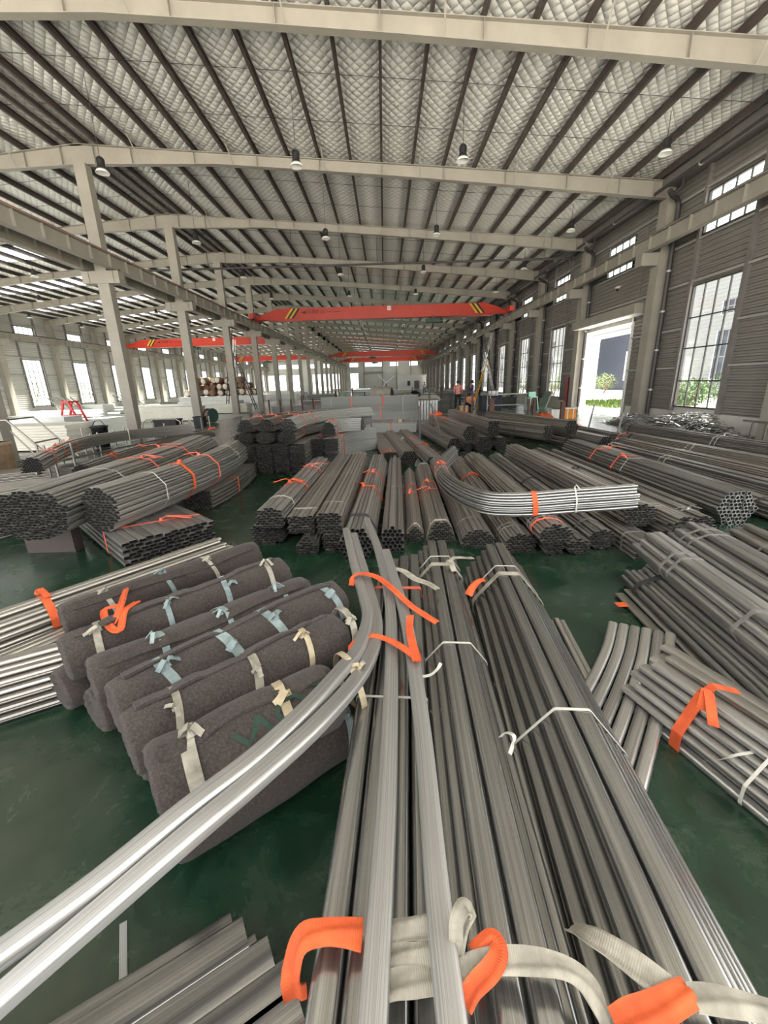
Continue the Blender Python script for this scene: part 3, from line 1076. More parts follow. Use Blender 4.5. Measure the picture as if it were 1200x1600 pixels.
def ribbon(mb, pts, normals, width, thick, closed=False, side=None):
    """flat band through points; width runs along `side` (or each side vector)"""
    n = len(pts)
    vs, uv = [], []
    L = 0
    for i, p in enumerate(pts):
        s = side[i] if isinstance(side, list) else side
        nn = normals[i]
        if i:
            L += (p - pts[i - 1]).length
        vs += [p - s * (width / 2), p + s * (width / 2), p + s * (width / 2) + nn * thick, p - s * (width / 2) + nn * thick]
        uv += [(L, 0), (L, 1), (L, 1), (L, 0)]
    fs = []
    for i in range(n if closed else n - 1):
        a, b = 4 * i, 4 * ((i + 1) % n)
        for q in range(4):
            fs.append((a + q, a + (q + 1) % 4, b + (q + 1) % 4, b + q))
    if not closed:
        fs += [(3, 2, 1, 0), (4 * n - 4, 4 * n - 3, 4 * n - 2, 4 * n - 1)]
    mb.add(vs, fs, uv)

def tails(mb, P, side, up, along, width, r, n=2, length=0.22):
    """loose knotted ends of a strap"""
    for i in range(n):
        d = (side * r.uniform(-1, 1) + along * r.uniform(-0.5, 0.5))
        d.normalize()
        L = length * r.uniform(0.6, 1.2)
        ps = [P + up * 0.012, P + d * (L * 0.2) + up * 0.04, P + d * (L * 0.5) + up * 0.03, P + d * (L * 0.8) + up * 0.012, P + d * L + up * 0.006]
        s = d.cross(up).normalized()
        ribbon(mb, ps, [up] * 5, width * 0.8, 0.004, False, s)
    # the knot itself
    k = 0.5 * width
    mb.add([P + side * (k * x) + along * (k * y) + up * (0.03 * z) for x, y, z in ((-1, -1, 0), (1, -1, 0), (1, 1, 0), (-1, 1, 0), (-.5, -.5, 1), (.6, -.5, 1), (.5, .5, .8), (-.5, .5, 1))],
           [(4, 5, 6, 7), (0, 1, 5, 4), (1, 2, 6, 5), (2, 3, 7, 6), (3, 0, 4, 7)], None, True)

def catmull(P, n=6):
    P = [Vector(p) for p in P]
    Q = [2 * P[0] - P[1]] + P + [2 * P[-1] - P[-2]]
    out = []
    for i in range(1, len(Q) - 2):
        for k in range(n):
            t = k / n
            a, b, c, d = Q[i - 1], Q[i], Q[i + 1], Q[i + 2]
            out.append(0.5 * ((2 * b) + (c - a) * t + (2 * a - 5 * b + 4 * c - d) * t * t + (3 * b - a - 3 * c + d) * t ** 3))
    out.append(P[-1])
    return out

def path_frames(pts, up=Vector((0, 0, 1))):
    fr, L = [], 0.0
    for k, p in enumerate(pts):
        t = (pts[min(k + 1, len(pts) - 1)] - pts[max(k - 1, 0)]).normalized()
        s = t.cross(up).normalized()
        u = s.cross(t).normalized()
        if k:
            L += (p - pts[k - 1]).length
        fr.append((p, s, u, L))
    return fr

BN = [0]
def bundle(label, p0, p1, w, h, prof, shape='hex', mat='galv_dull', straps=(), wall=0.0025, key=None, joined=False, jit=0.06, endj=0.02, path=None,
           group='tube bundles on the floor', cat='tube bundle', name='tube_bundle', stagger=True, offs=None, nseg=6, rollz=0.0, gap=0.0):
    """p0: base centre of the near end; p1: base centre of the far end (3D). Straps: (distance from near end, kind, tail count)."""
    BN[0] += 1
    r = random.Random(BN[0] * 13 + 5)
    p0, p1 = Vector(p0), Vector(p1)
    pos = offs if offs is not None else layout(prof, w, h, shape, jit, BN[0], stagger, gap)
    pts, a, b = prof
    root = thing(name, label, cat, (0, 0, 0), 0, group)
    key = key or ('%s%.3f_%.3f_%d' % (shape == 'x', a, b, len(pts)))
    if path is None:
        d = p1 - p0
        L = d.length
        yaw = math.atan2(-d.x, d.y)
        pit = math.asin(d.z / L)
        root.location = p0
        root.rotation_euler = (pit, 0, yaw)
        fr0 = (Vector((0, 0, 0)), Vector((1, 0, 0)), Vector((0, 0, 1)), Vector((0, 1, 0)))
        if joined:
            m = MB()
            for u, v in pos:
                j0, j1 = r.uniform(-endj, endj), r.uniform(-endj, endj)
                X, Z = Vector((1, 0, 0)), Vector((0, 0, 1))
                add_tube(m, prof, wall, [(Vector((u, j0, v)), X, Z, r.uniform(0, 9)), (Vector((u, L + j1, v)), X, Z, L)])
            o = m.build('tubes', mat, root)
            o['kind'] = 'stuff'
        else:
            me = straight_tube(key, prof, wall, L, mat)
            for u, v in pos:
                o = inst('tube', me, root, (u, r.uniform(-endj, endj), v), (0, r.uniform(-rollz, rollz), 0))
        def frame_at(dist):
            return Vector((0, dist, 0)), Vector((1, 0, 0)), Vector((0, 0, 1)), Vector((0, 1, 0))
        # flip of side so that (side, up, along) is right handed
    else:
        ctr = catmull(path, nseg)
        root.location = ctr[0]
        ctr = [p - ctr[0] for p in ctr]
        fr = path_frames(ctr)
        m = MB()
        for u, v in pos:
            j0 = r.uniform(0, endj)
            fs = [(P + s * u + up * v, s, up, Ld) for P, s, up, Ld in fr]
            t0 = (fs[1][0] - fs[0][0]).normalized()
            fs[0] = (fs[0][0] - t0 * j0,) + fs[0][1:]
            if joined:
                add_tube(m, prof, wall, fs)
            else:
                mm = MB()
                add_tube(mm, prof, wall, fs)
                mm.build('tube', mat, root)
        if joined:
            o = m.build('tubes', mat, root)
            o['kind'] = 'stuff'
        def frame_at(dist):
            for k in range(len(fr) - 1):
                if fr[k + 1][3] >= dist:
                    break
            f = (dist - fr[k][3]) / max(1e-6, fr[k + 1][3] - fr[k][3])
            P = fr[k][0].lerp(fr[k + 1][0], f)
            return P, fr[k][1], fr[k][2], (fr[k + 1][0] - fr[k][0]).normalized()
    corner = []
    for u, v in pos:
        for x, y in pts:
            corner.append((u + x * 1.02, v + y * 1.02))
    hp = hull(corner)
    for st in straps:
        dist, kind = st[0], st[1]
        nt_ = st[2] if len(st) > 2 else 0
        mat_s, sw, th = STRAPS[kind]
        P, s, up, t = frame_at(dist)
        m = MB()
        ps = [P + s * x + up * y for x, y in hp]
        cc = P + s * 0 + up * (h / 2)
        nn = [((p - cc) - t * (p - cc).dot(t)).normalized() for p in ps]
        sk = r.uniform(-0.25, 0.25) * (1 if kind in 'or' else 0.3)
        ps = [p + t * (sk * (p - cc).dot(s)) for p in ps]
        ribbon(m, [p + n * 0.001 for p, n in zip(ps, nn)], nn, sw, th, True, t)
        if nt_:
            top = P + up * (max(y for x, y in hp) + 0.003) + s * r.uniform(-0.25, 0.25) * w
            tails(m, top, s, up, t, sw, r, nt_, 0.12 + 0.25 * w)
        m.build('strap', mat_s, root)
    return root

R48 = prof_round(0.047, 10)
R42 = prof_round(0.041, 9)
OV = prof_rr(0.052, 0.026, 0.0125, 2)      # oval tube lying flat
OVS = prof_rr(0.044, 0.024, 0.0115, 2)
OVV = prof_rr(0.026, 0.050, 0.0125, 2)     # oval tube on edge
SQ = prof_rr(0.05, 0.03, 0.006, 1)
FLAT = prof_rr(0.075, 0.05, 0.016, 4)      # big rounded rectangular tube
FLATV = prof_rr(0.05, 0.075, 0.016, 4)

# ---- the row of bundles beyond the floor gap
G_ROW = 'row of tube bundles across the middle of the floor'
bundle('lower oval-tube bundle at the column-side end of the middle row', (-1.36, 4.42, 0), (-1.22, 8.35, 0), .40, .25, OV, 'oval', 'galv_dull', [(.25, 'w'), (1.3, 'r', 2)], group=G_ROW)
bundle('upper grey oval-tube bundle with two orange ties, column-side end of the middle row', (-1.28, 4.28, .245), (-1.20, 7.55, .245), .37, .22, OV, 'dome', 'galv', [(.5, 'w'), (1.25, 'o', 3), (2.35, 'r', 2), (2.55, 'w')], group=G_ROW)
bundle('squat oval-tube bundle under the double brown bundles, wire looped round its end', (-.86, 4.08, 0), (-.78, 8.3, 0), .25, .19, OV, 'dome', 'galv_dull', [(.03, 'k')], group=G_ROW)
bundle('second squat bundle under the double brown bundles, beside the round pipes', (-.60, 4.14, 0), (-.52, 8.3, 0), .24, .19, OV, 'rect', 'galv_dull', [(.5, 's')], group=G_ROW)
bundle('brownish flat-topped oval-tube bundle lying on top, left of its twin', (-.93, 4.18, .20), (-.82, 8.25, .20), .29, .20, OV, 'rect', 'galv_dull', [(.3, 'w'), (2.1, 's'), (3.7, 's')], group=G_ROW, jit=.03)
bundle('brownish flat-topped oval-tube bundle with open wrapper at its far end', (-.625, 4.18, .20), (-.52, 8.3, .20), .28, .22, OV, 'rect', 'galv_dull', [(.45, 's'), (2.1, 's'), (3.9, 'c')], group=G_ROW, jit=.03)
bundle('round-pipe bundle with hexagonal end behind the two curved tube tips', (-.33, 3.9, 0), (-.16, 8.45, 0), .44, .34, R48, 'hex', 'galv', [(.45, 'k'), (1.8, 'o', 1), (2.75, 'r', 2)], group=G_ROW, wall=.003)
bundle('round-pipe bundle leaning on the hexagonal one, bare of orange ties', (.045, 4.08, 0), (.18, 8.5, 0), .27, .30, R48, 'dome', 'galv', [(1.8, 's')], group=G_ROW, wall=.003)
bundle('narrow dark brown oval-tube bundle with one white band near its end', (.30, 4.36, 0), (.43, 7.75, 0), .22, .17, OVS, 'dome', 'galv_dull', [(.12, 'c'), (1.6, 'r', 1), (2.1, 'r')], group=G_ROW)
bundle('dark ridge-topped oval-tube bundle with white webbing round its near end', (.585, 4.33, 0), (.71, 8.05, 0), .33, .23, OVS, 'trap', 'galv_dull', [(.1, 'c'), (1.55, 'r', 1), (2.05, 'r', 1), (3.5, 'c')], group=G_ROW)
bundle('sagging oval-tube bundle with a hollow collapsed end under the bent bundle', (.955, 4.14, 0), (1.10, 8.8, 0), .38, .21, OVS, 'dome', 'galv_dull', [(.45, 's'), (2.6, 'r', 2)], group=G_ROW, jit=.14)
bundle('oval-tube bundle with double steel bands emerging below the bent bundle', (1.36, 3.99, 0), (1.49, 8.85, 0), .36, .20, OVS, 'dome', 'galv_dull', [(.28, 's'), (.36, 's'), (2.9, 'o', 1)], group=G_ROW, jit=.1)
bundle('lower oval-tube bundle squeezed beside the double-banded one', (1.66, 3.88, 0), (1.80, 9.0, 0), .22, .17, OVS, 'oval', 'galv_dull', [(.4, 's')], group=G_ROW, jit=.1)
bundle('lower wide oval-tube bundle with dark oval end in the middle row', (1.905, 3.87, 0), (2.04, 9.2, 0), .25, .17, OVS, 'oval', 'galv_dull', [(.3, 's')], group=G_ROW, jit=.1)
bundle('upper oval-tube bundle with reddish bands resting on two lower ones', (1.62, 3.78, .165), (1.70, 8.2, .165), .33, .20, OVS, 'oval', 'galv_dull', [(.2, 'r'), (.3, 's'), (.38, 's')], group=G_ROW, jit=.08)
bundle('shiny loose-topped oval-tube bundle with a round dark end', (2.20, 4.0, 0), (2.34, 8.9, 0), .31, .24, OVS, 'oval', 'galv', [(.35, 's'), (2.4, 'k')], group=G_ROW, jit=.12)
bundle('small square-ended bundle with one steel band at the floor gap', (2.49, 3.72, 0), (2.63, 8.9, 0), .24, .21, OVS, 'rect', 'galv_dull', [(.25, 's')], group=G_ROW)
bundle('bundle with black oval end in the shadow of the bent bundle tip', (2.62, 4.12, .215), (2.62, 8.6, .215), .34, .22, OVS, 'oval', 'galv_dull', [(.12, 's'), (2.4, 's')], group=G_ROW)
bundle('banded dull bundle with jagged black end right of the bent bundle tip', (2.99, 4.0, 0), (2.95, 8.5, 0), .36, .33, OVS, 'dome', 'galv_dull', [(.4, 's'), (.5, 's'), (2.5, 'k', 1)], group=G_ROW, jit=.12, endj=.06)
bundle('dull bundle with twisted bright bands and black end beside the hexagonal galvanised pipes', (3.39, 4.25, 0), (3.36, 9.2, 0), .34, .26, OVS, 'dome', 'galv_dull', [(.25, 's', 1), (.33, 's')], group=G_ROW, jit=.12)
bundle('large galvanised round-pipe bundle with a clear honeycomb end and orange ties', (4.07, 4.66, 0), (4.18, 9.4, 0), .50, .41, prof_round(.050, 12), 'hex', 'galv_bright', [(2.2, 'w'), (2.45, 'r', 2), (3.3, 'r', 2)], group=G_ROW, wall=.0045, jit=.01)
bundle('dull bundle lying against the honeycomb pipes, toward the columns', (3.70, 4.8, 0), (3.74, 9.3, 0), .2, .2, OVS, 'dome', 'galv_dull', [(.3, 's')], group=G_ROW)
bundle('dark-ended bundle cut by the photo edge below the honeycomb pipes', (4.68, 4.55, 0), (4.92, 9.5, 0), .36, .24, OVS, 'oval', 'galv_dull', [(.4, 'k')], group=G_ROW)
G_WALL = 'long tube bundles toward the window wall'
bundle('pale flat bundle with double white bands, next beyond the honeycomb pipes', (5.35, 5.0, 0), (5.20, 9.6, 0), .40, .27, OV, 'dome', 'galv', [(2.6, 'w'), (2.75, 'w'), (4.5, 'c')], group=G_WALL, joined=True)
bundle('broad brown-grey bundle with a double band across, beyond the pale one', (6.0, 5.4, 0), (5.75, 10.3, 0), .44, .28, OVS, 'dome', 'galv_dull', [(2.9, 's'), (3.0, 's'), (4.7, 'k')], group=G_WALL, joined=True)
bundle('wide bundle with paired pale bands and a black tied end', (6.7, 5.8, 0), (6.35, 10.9, 0), .46, .30, OVS, 'dome', 'galv_dull', [(2.9, 'w'), (3.05, 'w'), (4.95, 'k')], group=G_WALL, joined=True)
bundle('bundle resting highest by the scrap heap with knotted bands', (7.25, 6.4, .0), (6.85, 11.8, .0), .42, .46, OVS, 'dome', 'galv', [(2.4, 'w', 1), (2.5, 'w', 1), (5.25, 'k')], group=G_WALL, joined=True)
bundle('last thin bundle before the scrap heap, running out of the photo', (8.1, 6.9, 0), (7.75, 11.6, 0), .34, .22, OVS, 'dome', 'galv', [(3.9, 's')], group=G_WALL, joined=True)

# ---- second row: round pipe bundles farther back
G_BACK = 'second row of tube bundles farther back'
bundle('flat brown bundle at the column-side end of the second row, orange tie at its end', (.12, 9.6, 0), (-.30, 13.8, 0), .36, .18, OVS, 'rect', 'galv_dull', [(.2, 'o', 1)], group=G_BACK, joined=True)
bundle('round-pipe bundle with a neat honeycomb end in the second row', (.50, 8.95, 0), (.12, 13.2, 0), .42, .31, R48, 'hex', 'galv_dull', [(1.9, 's')], group=G_BACK, wall=.003)
bundle('wide striped pipe bundle with two orange ties in the second row', (1.06, 8.9, 0), (.62, 14.6, 0), .50, .18, R48, 'trap', 'galv', [(1.9, 'o', 2), (3.4, 'r', 1)], group=G_BACK, wall=.003)
bundle('hexagonal pipe bundle on the floor beside the leaning dark bars', (1.72, 10.5, 0), (1.32, 14.9, 0), .44, .33, R48, 'hex', 'galv_dull', [(1.5, 's')], group=G_BACK, wall=.003)
bundle('small dark pipe bundle low between two hexagonal ones', (2.06, 10.5, 0), (1.75, 14.9, 0), .30, .2, R48, 'hex', 'galv_dull', [(1.5, 's')], group=G_BACK, wall=.003)
bundle('hexagonal pipe bundle below, carrying the tied one beside it', (2.45, 10.35, 0), (2.10, 15.0, 0), .44, .36, R48, 'hex', 'galv_dull', [(1.5, 's')], group=G_BACK, wall=.003)
bundle('dark-ended pipe bundle on the floor just behind the honeycomb pair', (2.88, 10.5, 0), (2.62, 15.4, 0), .38, .33, R48, 'hex', 'galv_dull', [(1.5, 's')], group=G_BACK, wall=.003)
bundle('raised hexagonal pipe bundle with a red tie halfway along', (2.02, 10.05, .34), (1.62, 14.4, .34), .42, .35, R48, 'hex', 'galv_dull', [(1.7, 's'), (2.6, 'r', 2), (3.6, 'o', 1)], group=G_BACK, wall=.003)
bundle('raised hexagonal pipe bundle, farthest tip toward the workers', (2.67, 10.45, .37), (2.42, 15.6, .37), .42, .36, R48, 'hex', 'galv_dull', [(2.0, 's'), (3.0, 'r', 2)], group=G_BACK, wall=.003)
bundle('pipe bundle with honeycomb end lying slanted before the rusty posts', (4.25, 11.0, .16), (2.95, 14.3, .16), .42, .36, R48, 'hex', 'galv_dull', [(1.2, 's'), (2.4, 's')], group=G_BACK, wall=.003)
bundle('high pipe bundle with honeycomb end, pointing at the roller door', (5.0, 11.35, .24), (3.9, 15.9, .24), .44, .40, R48, 'hex', 'galv_dull', [(1.6, 's'), (3.2, 's')], group=G_BACK, wall=.003)
bundle('small lower pipe bundle under the high one', (4.72, 10.9, 0), (3.85, 15.0, 0), .34, .22, R48, 'hex', 'galv_dull', [(1.5, 's')], group=G_BACK, wall=.003, joined=True)
bundle('dark-ended pipe bundle nearest the open roller door', (5.62, 10.7, 0), (5.25, 15.6, 0), .38, .27, R48, 'hex', 'galv', [(1.5, 's'), (3.0, 'r', 2)], group=G_BACK, wall=.003, joined=True)
bundle('shiny long bundle along the bright floor before the roller door', (6.35, 10.6, 0), (5.95, 16.2, 0), .42, .25, OVS, 'dome', 'galv_bright', [(.6, 'r', 2), (2.8, 'r', 2), (4.0, 'r', 1)], group=G_BACK, joined=True)
bundle('ragged low bundle with uneven tips behind the honeycomb pipes', (4.95, 10.0, 0), (4.75, 10.85, 0), .4, .16, OVS, 'dome', 'galv_dull', [(.4, 'k')], group=G_BACK, joined=True, jit=.2, endj=.12)

# ---- bent bundle lying across the row
up_ = [at(985, 795, .42), at(900, 801, .38), at(800, 807, .32), at(745, 799, .30), at(700, 770, .30), at(689, 742, .30), at(708, 718, .32)]
bundle('shiny tube bundle bent into a hook, lying across the other bundles', (0, 0, 0), (1, 0, 0), .19, .27, prof_rr(.036, .024, .0115, 2), 'oval', 'galv_bright', [(.55, 'w', 1), (.95, 'o'), (3.0, 'w'), (3.25, 'r', 1)],
       path=up_, group='bent bundle', jit=.03, endj=.05, name='bent_tube_bundle')

# ================================================================ FOREGROUND BUNDLES
FB = prof_rr(0.074, 0.048, 0.017, 4)
G_FORE = 'large tube bundles running toward the camera'
STRAPS['W'] = ('pp_strap', 0.013, 0.002)
bundle('broad foreground bundle of rounded rectangular tubes, rightmost of the three', (.56, -.75, 0), (.885, 3.24, 0), .52, .43, FB, 'dome', 'galv_big', [(2.15, 'W'), (3.55, 'W'), (3.42, 'c', 0)], group=G_FORE, wall=.0042, gap=.003, rollz=.10, jit=.05, endj=.05)
bundle('middle foreground bundle of rounded tubes tied with white slings', (.215, -.75, 0), (.41, 3.33, 0), .37, .43, FB, 'dome', 'galv_big', [(2.62, 'W'), (3.75, 'W'), (3.6, 'c', 2)], group=G_FORE, wall=.0042, gap=.003, rollz=.10, jit=.05, endj=.06)
bundle('left foreground bundle of flat tubes under the loose curved ones', (-.13, -.75, 0), (.085, 3.15, 0), .34, .37, FB, 'rect', 'galv_big', [(2.3, 'W'), (3.35, 'r', 0)], offs=[((k - 1.5) * .081 + rng.uniform(-.002, .002), .025 + .0515 * j) for j in range(7) for k in range(4)], group=G_FORE, wall=.0042, gap=.003, rollz=.10, jit=.04, endj=.07)

BT = prof_rr(0.064, 0.046, 0.012, 4)
def bent_tube(label, pix, group='loose curved tubes on the foreground bundle'):
    pts = catmull([at(*q) for q in pix], 5)
    r = pts[0].copy()
    m = MB()
    add_tube(m, BT, .0042, path_frames([p - r for p in pts]))
    o = m.build('bent_tube', 'galv_light', None, r)
    return tag(o, label, 'steel tube', group)
bent_tube('bent galvanised tube sweeping over the felt rolls, the upper of the pair', [(541, 828, .415), (553, 880, .415), (567, 930, .415), (574, 965, .43), (561, 1012, .48), (530, 1052, .53), (480, 1108, .57), (400, 1183, .58), (290, 1268, .56), (150, 1382, .50), (0, 1492, .42), (-150, 1600, .36)])
bent_tube('bent galvanised tube sweeping over the felt rolls, the lower of the pair', [(553, 836, .405), (571, 900, .405), (586, 955, .41), (588, 995, .43), (566, 1050, .48), (500, 1128, .56), (400, 1218, .57), (300, 1302, .55), (150, 1432, .48), (0, 1562, .40), (-100, 1655, .35)])
bent_tube('straight tube with a curved tip lying on the left foreground bundle', [(573, 812, .44), (588, 850, .43), (602, 900, .425), (610, 950, .42), (612, 1020, .42), (607, 1200, .425), (596, 1400, .43), (583, 1600, .43), (577, 1720, .43)])
bent_tube('second straight loose tube lying slightly askew beside the curved-tip one', [(603, 862, .44), (616, 905, .44), (632, 960, .435), (645, 1030, .435), (661, 1150, .44), (684, 1400, .455), (706, 1600, .46), (718, 1720, .46)])

def loose_strap(label, pix, width, mat, name='webbing_strap', cat='strap', group=None, thick=.004):
    """flat webbing through surveyed points (px, py, z)"""
    pts = catmull([at(*q) for q in pix], 5)
    r = pts[0].copy()
    pts = [p - r for p in pts]
    fr = path_frames(pts)
    m = MB()
    if width < .03:
        ribbon(m, pts, [f[2] for f in fr], width, thick, False, [f[1] for f in fr])
    else:                                   # soft webbing: creased across its width
        rr = random.Random(int(pix[0][0] * 7 + pix[0][1]))
        ph, K = rr.uniform(0, 6), 9
        vs, uv, L = [], [], 0
        for i, (P, s_, u_, Ld) in enumerate(fr):
            pinch = 1 + .07 * math.sin(.35 * i + ph)
            for j in range(K):
                f = j / (K - 1) - .5
                zz = .06 * width * math.sin(2.2 * PI * f + ph + .12 * i) + .03 * width * math.sin(5 * PI * f + .2 * i + 2 * ph)
                vs.append(P + s_ * (f * width * pinch) + u_ * (zz + thick))
                uv.append((Ld, f))
        n_ = len(fr)
        top = [(a * K + j, a * K + j + 1, (a + 1) * K + j + 1, (a + 1) * K + j) for a in range(n_ - 1) for j in range(K - 1)]
        lo = [v - fr[i // K][2] * thick for i, v in enumerate(vs)]
        m.add(vs, top, uv, True)
        m.add(lo, [q[::-1] for q in top], uv, True)
        for j in (0, K - 1):
            for a in range(n_ - 1):
                q = (a * K + j, (a + 1) * K + j)
                m.add([vs[q[0]], vs[q[1]], lo[q[1]], lo[q[0]]], [(0, 1, 2, 3)])
    o = m.build(name, mat, None, r)
    return tag(o, label, cat, group)
loose_strap('long orange strap looped round the curved tube tips, its tail pointing at the middle bundle', [(549, 915, .40), (552, 902, .44), (566, 897, .465), (590, 903, .475), (615, 922, .485), (640, 945, .475), (662, 960, .47), (683, 973, .455)], .040, 'orange_web')
loose_strap('orange strap across the loose tubes below the first orange loop', [(545, 1014, .41), (556, 1002, .45), (575, 994, .465), (590, 994, .46), (612, 1002, .47), (632, 1014, .48), (655, 1033, .47)], .036, 'orange_web')
loose_strap('short upright orange strap end joining the two orange loops', [(641, 962, .48), (640, 985, .47), (645, 1010, .475), (652, 1034, .48)], .040, 'orange_web')
loose_strap('wide folded orange sling over the edge of the left foreground bundle', [(462, 1560, .22), (458, 1515, .32), (472, 1468, .402), (505, 1456, .408), (540, 1456, .408), (566, 1460, .40)], .062, 'orange_web', 'lifting_sling', 'sling')
for i, (dy, lab) in enumerate(((0, 'folded white webbing sling between the two loose tubes, lower fold'), (-42, 'folded white webbing sling between the two loose tubes, middle fold'), (-84, 'folded white webbing sling between the two loose tubes, upper fold'))):
    loose_strap(lab, [(604, 1545 + dy, .415), (622, 1538 + dy, .425), (648, 1535 + dy, .43), (676, 1533 + dy, .425), (692, 1536 + dy, .41)], .052, 'white_web', 'lifting_sling', 'sling', 'white slings at the bottom of the photo')
loose_strap('loop of white webbing standing up beside the second loose tube', [(714, 1490, .46), (722, 1450, .50), (732, 1425, .53), (724, 1418, .55), (714, 1440, .53), (712, 1475, .47)], .035, 'white_web', 'lifting_sling', 'sling', 'white slings at the bottom of the photo')
loose_strap('orange sling twisted through the white one on the middle bundle', [(726, 1572, .445), (740, 1545, .46), (768, 1515, .475), (780, 1488, .475), (770, 1466, .47), (752, 1480, .46), (742, 1492, .455)], .040, 'orange_web', 'lifting_sling', 'sling')
loose_strap('white webbing sling crossing the middle foreground bundle', [(716, 1520, .455), (745, 1507, .462), (790, 1502, .468), (840, 1504, .468), (880, 1512, .462), (910, 1530, .45), (935, 1565, .42), (950, 1605, .36)], .048, 'white_web', 'lifting_sling', 'sling', 'white slings at the bottom of the photo')
loose_strap('broad beige sling running down the gap onto the right foreground bundle', [(898, 1448, .40), (920, 1460, .445), (960, 1485, .465), (1000, 1515, .47), (1040, 1545, .47), (1066, 1562, .47)], .055, 'white_web', 'lifting_sling', 'sling', 'white slings at the bottom of the photo')
loose_strap('orange sling folded at the bottom edge of the right foreground bundle', [(962, 1604, .44), (985, 1592, .465), (1025, 1578, .475), (1066, 1556, .48), (1080, 1551, .475)], .055, 'orange_web', 'lifting_sling', 'sling')
loose_strap('white sling tail leaving the photo on the right foreground bundle', [(1080, 1560, .475), (1110, 1562, .475), (1150, 1568, .47), (1200, 1580, .45), (1260, 1600, .42)], .048, 'white_web', 'lifting_sling', 'sling', 'white slings at the bottom of the photo')
loose_strap('beige sling end knotted at the tip of the middle foreground bundle', [(610, 888, .44), (630, 893, .455), (648, 905, .46), (668, 912, .46), (684, 921, .455)], .045, 'white_web', 'lifting_sling', 'sling')
loose_strap('small orange and beige tie between the middle and right foreground bundles', [(732, 930, .40), (738, 918, .44), (748, 908, .45), (757, 906, .452)], .05, 'orange_web', 'lifting_sling', 'sling')

# ---- felt rolls
def felt_roll(label, a, b, d, bands, seed, sag=.012):
    a, b = Vector(a), Vector(b)
    r = random.Random(seed)
    t = (b - a)
    L = t.length
    t.normalize()
    root = thing('felt_roll', label, 'felt roll', a, 0, 'brown felt rolls stacked on the floor')
    side = t.cross(Vector((0, 0, 1))).normalized()
    up = side.cross(t)
    n, K = 30, 26
    ph = [r.uniform(0, 6.28) for _ in range(8)]
    seam = r.uniform(0.9, 1.9)
    def rad(th, s):
        q = 1 + .040 * math.sin(2 * th + ph[0] + 1.5 * s) + .022 * math.sin(3 * th + ph[1] + 4 * s) + .018 * math.sin(9 * s + ph[2]) + .012 * math.sin(5 * th + 17 * s + ph[3])
        for bs, _, _ in bands:
            q -= .055 * math.exp(-((s * L - bs) / .035) ** 2)
        dth = (th - seam - .15 * math.sin(3 * s + ph[4])) % (2 * PI)
        q += .085 * math.exp(-dth / .35)
        if math.sin(th) < -.6:
            q -= .06
        return q * d / 2
    vs, fs = [], []
    for k in range(K + 1):
        s = k / K
        for i in range(n):
            th = 2 * PI * i / n
            q = rad(th, s)
            edge = .94 if k in (0, K) else 1
            vs.append(t * (s * L) + side * (q * edge * math.cos(th)) + up * (q * edge * math.sin(th)))
    for k in range(K):
        for i in range(n):
            j = (i + 1) % n
            fs.append((k * n + i, k * n + j, k * n + n + j, k * n + n + i))
    # spiral end faces
    for k0, sg in ((0, -1), (K, 1)):
        prev = list(range(k0 * n, k0 * n + n))
        for ring in range(1, 7):
            f = 1 - ring / 6.6
            cur = []
            for i in range(n):
                th = 2 * PI * i / n
                q = rad(th, k0 / K) * f * (1 + .05 * math.sin(th + ring))
                dep = sg * (.012 if ring % 2 else -.010) + r.uniform(-.004, .004)
                cur.append(len(vs))
                vs.append(t * ((0 if k0 == 0 else L) + dep) + side * (q * math.cos(th)) + up * (q * math.sin(th)))
            for i in range(n):
                j = (i + 1) % n
                fs.append((prev[j], prev[i], cur[i], cur[j]) if k0 == 0 else (prev[i], prev[j], cur[j], cur[i]))
            prev = cur
        fs.append(tuple(prev[::-1]) if k0 == 0 else tuple(prev))
    m = MB()
    m.add(vs, fs, None, True)
    m.build('felt', 'brown_felt', root)
    ps, nn, sd = [], [], []
    for k in range(1, 25):                  # loose outer edge of the felt running along the roll
        s = k / 25
        th = seam + .15 * math.sin(3 * s + ph[4]) + .05 * math.sin(11 * s + ph[6])
        nr = side * math.cos(th) + up * math.sin(th)
        ps.append(t * (s * L) + nr * (rad(th + .02, s) - .006))
        nn.append(nr)
        sd.append((up * math.cos(th) - side * math.sin(th)).normalized())
    m = MB()
    ribbon(m, ps, nn, .055, .013, False, sd)
    m.build('felt_edge', 'brown_felt', root)
    for bs, mt, w in bands:
        m = MB()
        s = bs / L
        ps, nn = [], []
        for i in range(28):
            th = 2 * PI * i / 28
            so = bs + .03 * math.sin(th + ph[5])
            q = rad(th, so / L) + .005
            nr = side * math.cos(th) + up * math.sin(th)
            ps.append(t * so + nr * q)
            nn.append(nr)
        ribbon(m, ps, nn, w, .003, True, t)
        th = r.uniform(.9, 1.6)
        nr = side * math.cos(th) + up * math.sin(th)
        tails(m, t * bs + nr * (rad(th, s) + .004), t, nr, side, w * .7, r, 2, .065)
        m.build('cloth_band', mt, root)
    return root
ZT, ZB = .375, .145
felt_roll('brown felt roll at the back of the stack, beside the thin tubes', at(100, 968, ZT - .04), at(398, 866, ZT - .04), .23, [(.25, 'white_web', .03), (.62, 'grey_web', .03), (.95, 'white_web', .03)], 1)
felt_roll('wrinkled brown felt roll with an orange tie near its end', at(104, 1030, ZT), at(440, 897, ZT), .265, [(.16, 'white_web', .035), (.52, 'grey_web', .03), (.88, 'grey_web', .035), (1.2, 'white_web', .035)], 2)
felt_roll('third felt roll from the thin tubes, with slim blue-grey ties', at(148, 1068, ZT), at(478, 930, ZT), .265, [(.28, 'grey_web', .035), (.62, 'grey_web', .03), (.98, 'grey_web', .03)], 3)
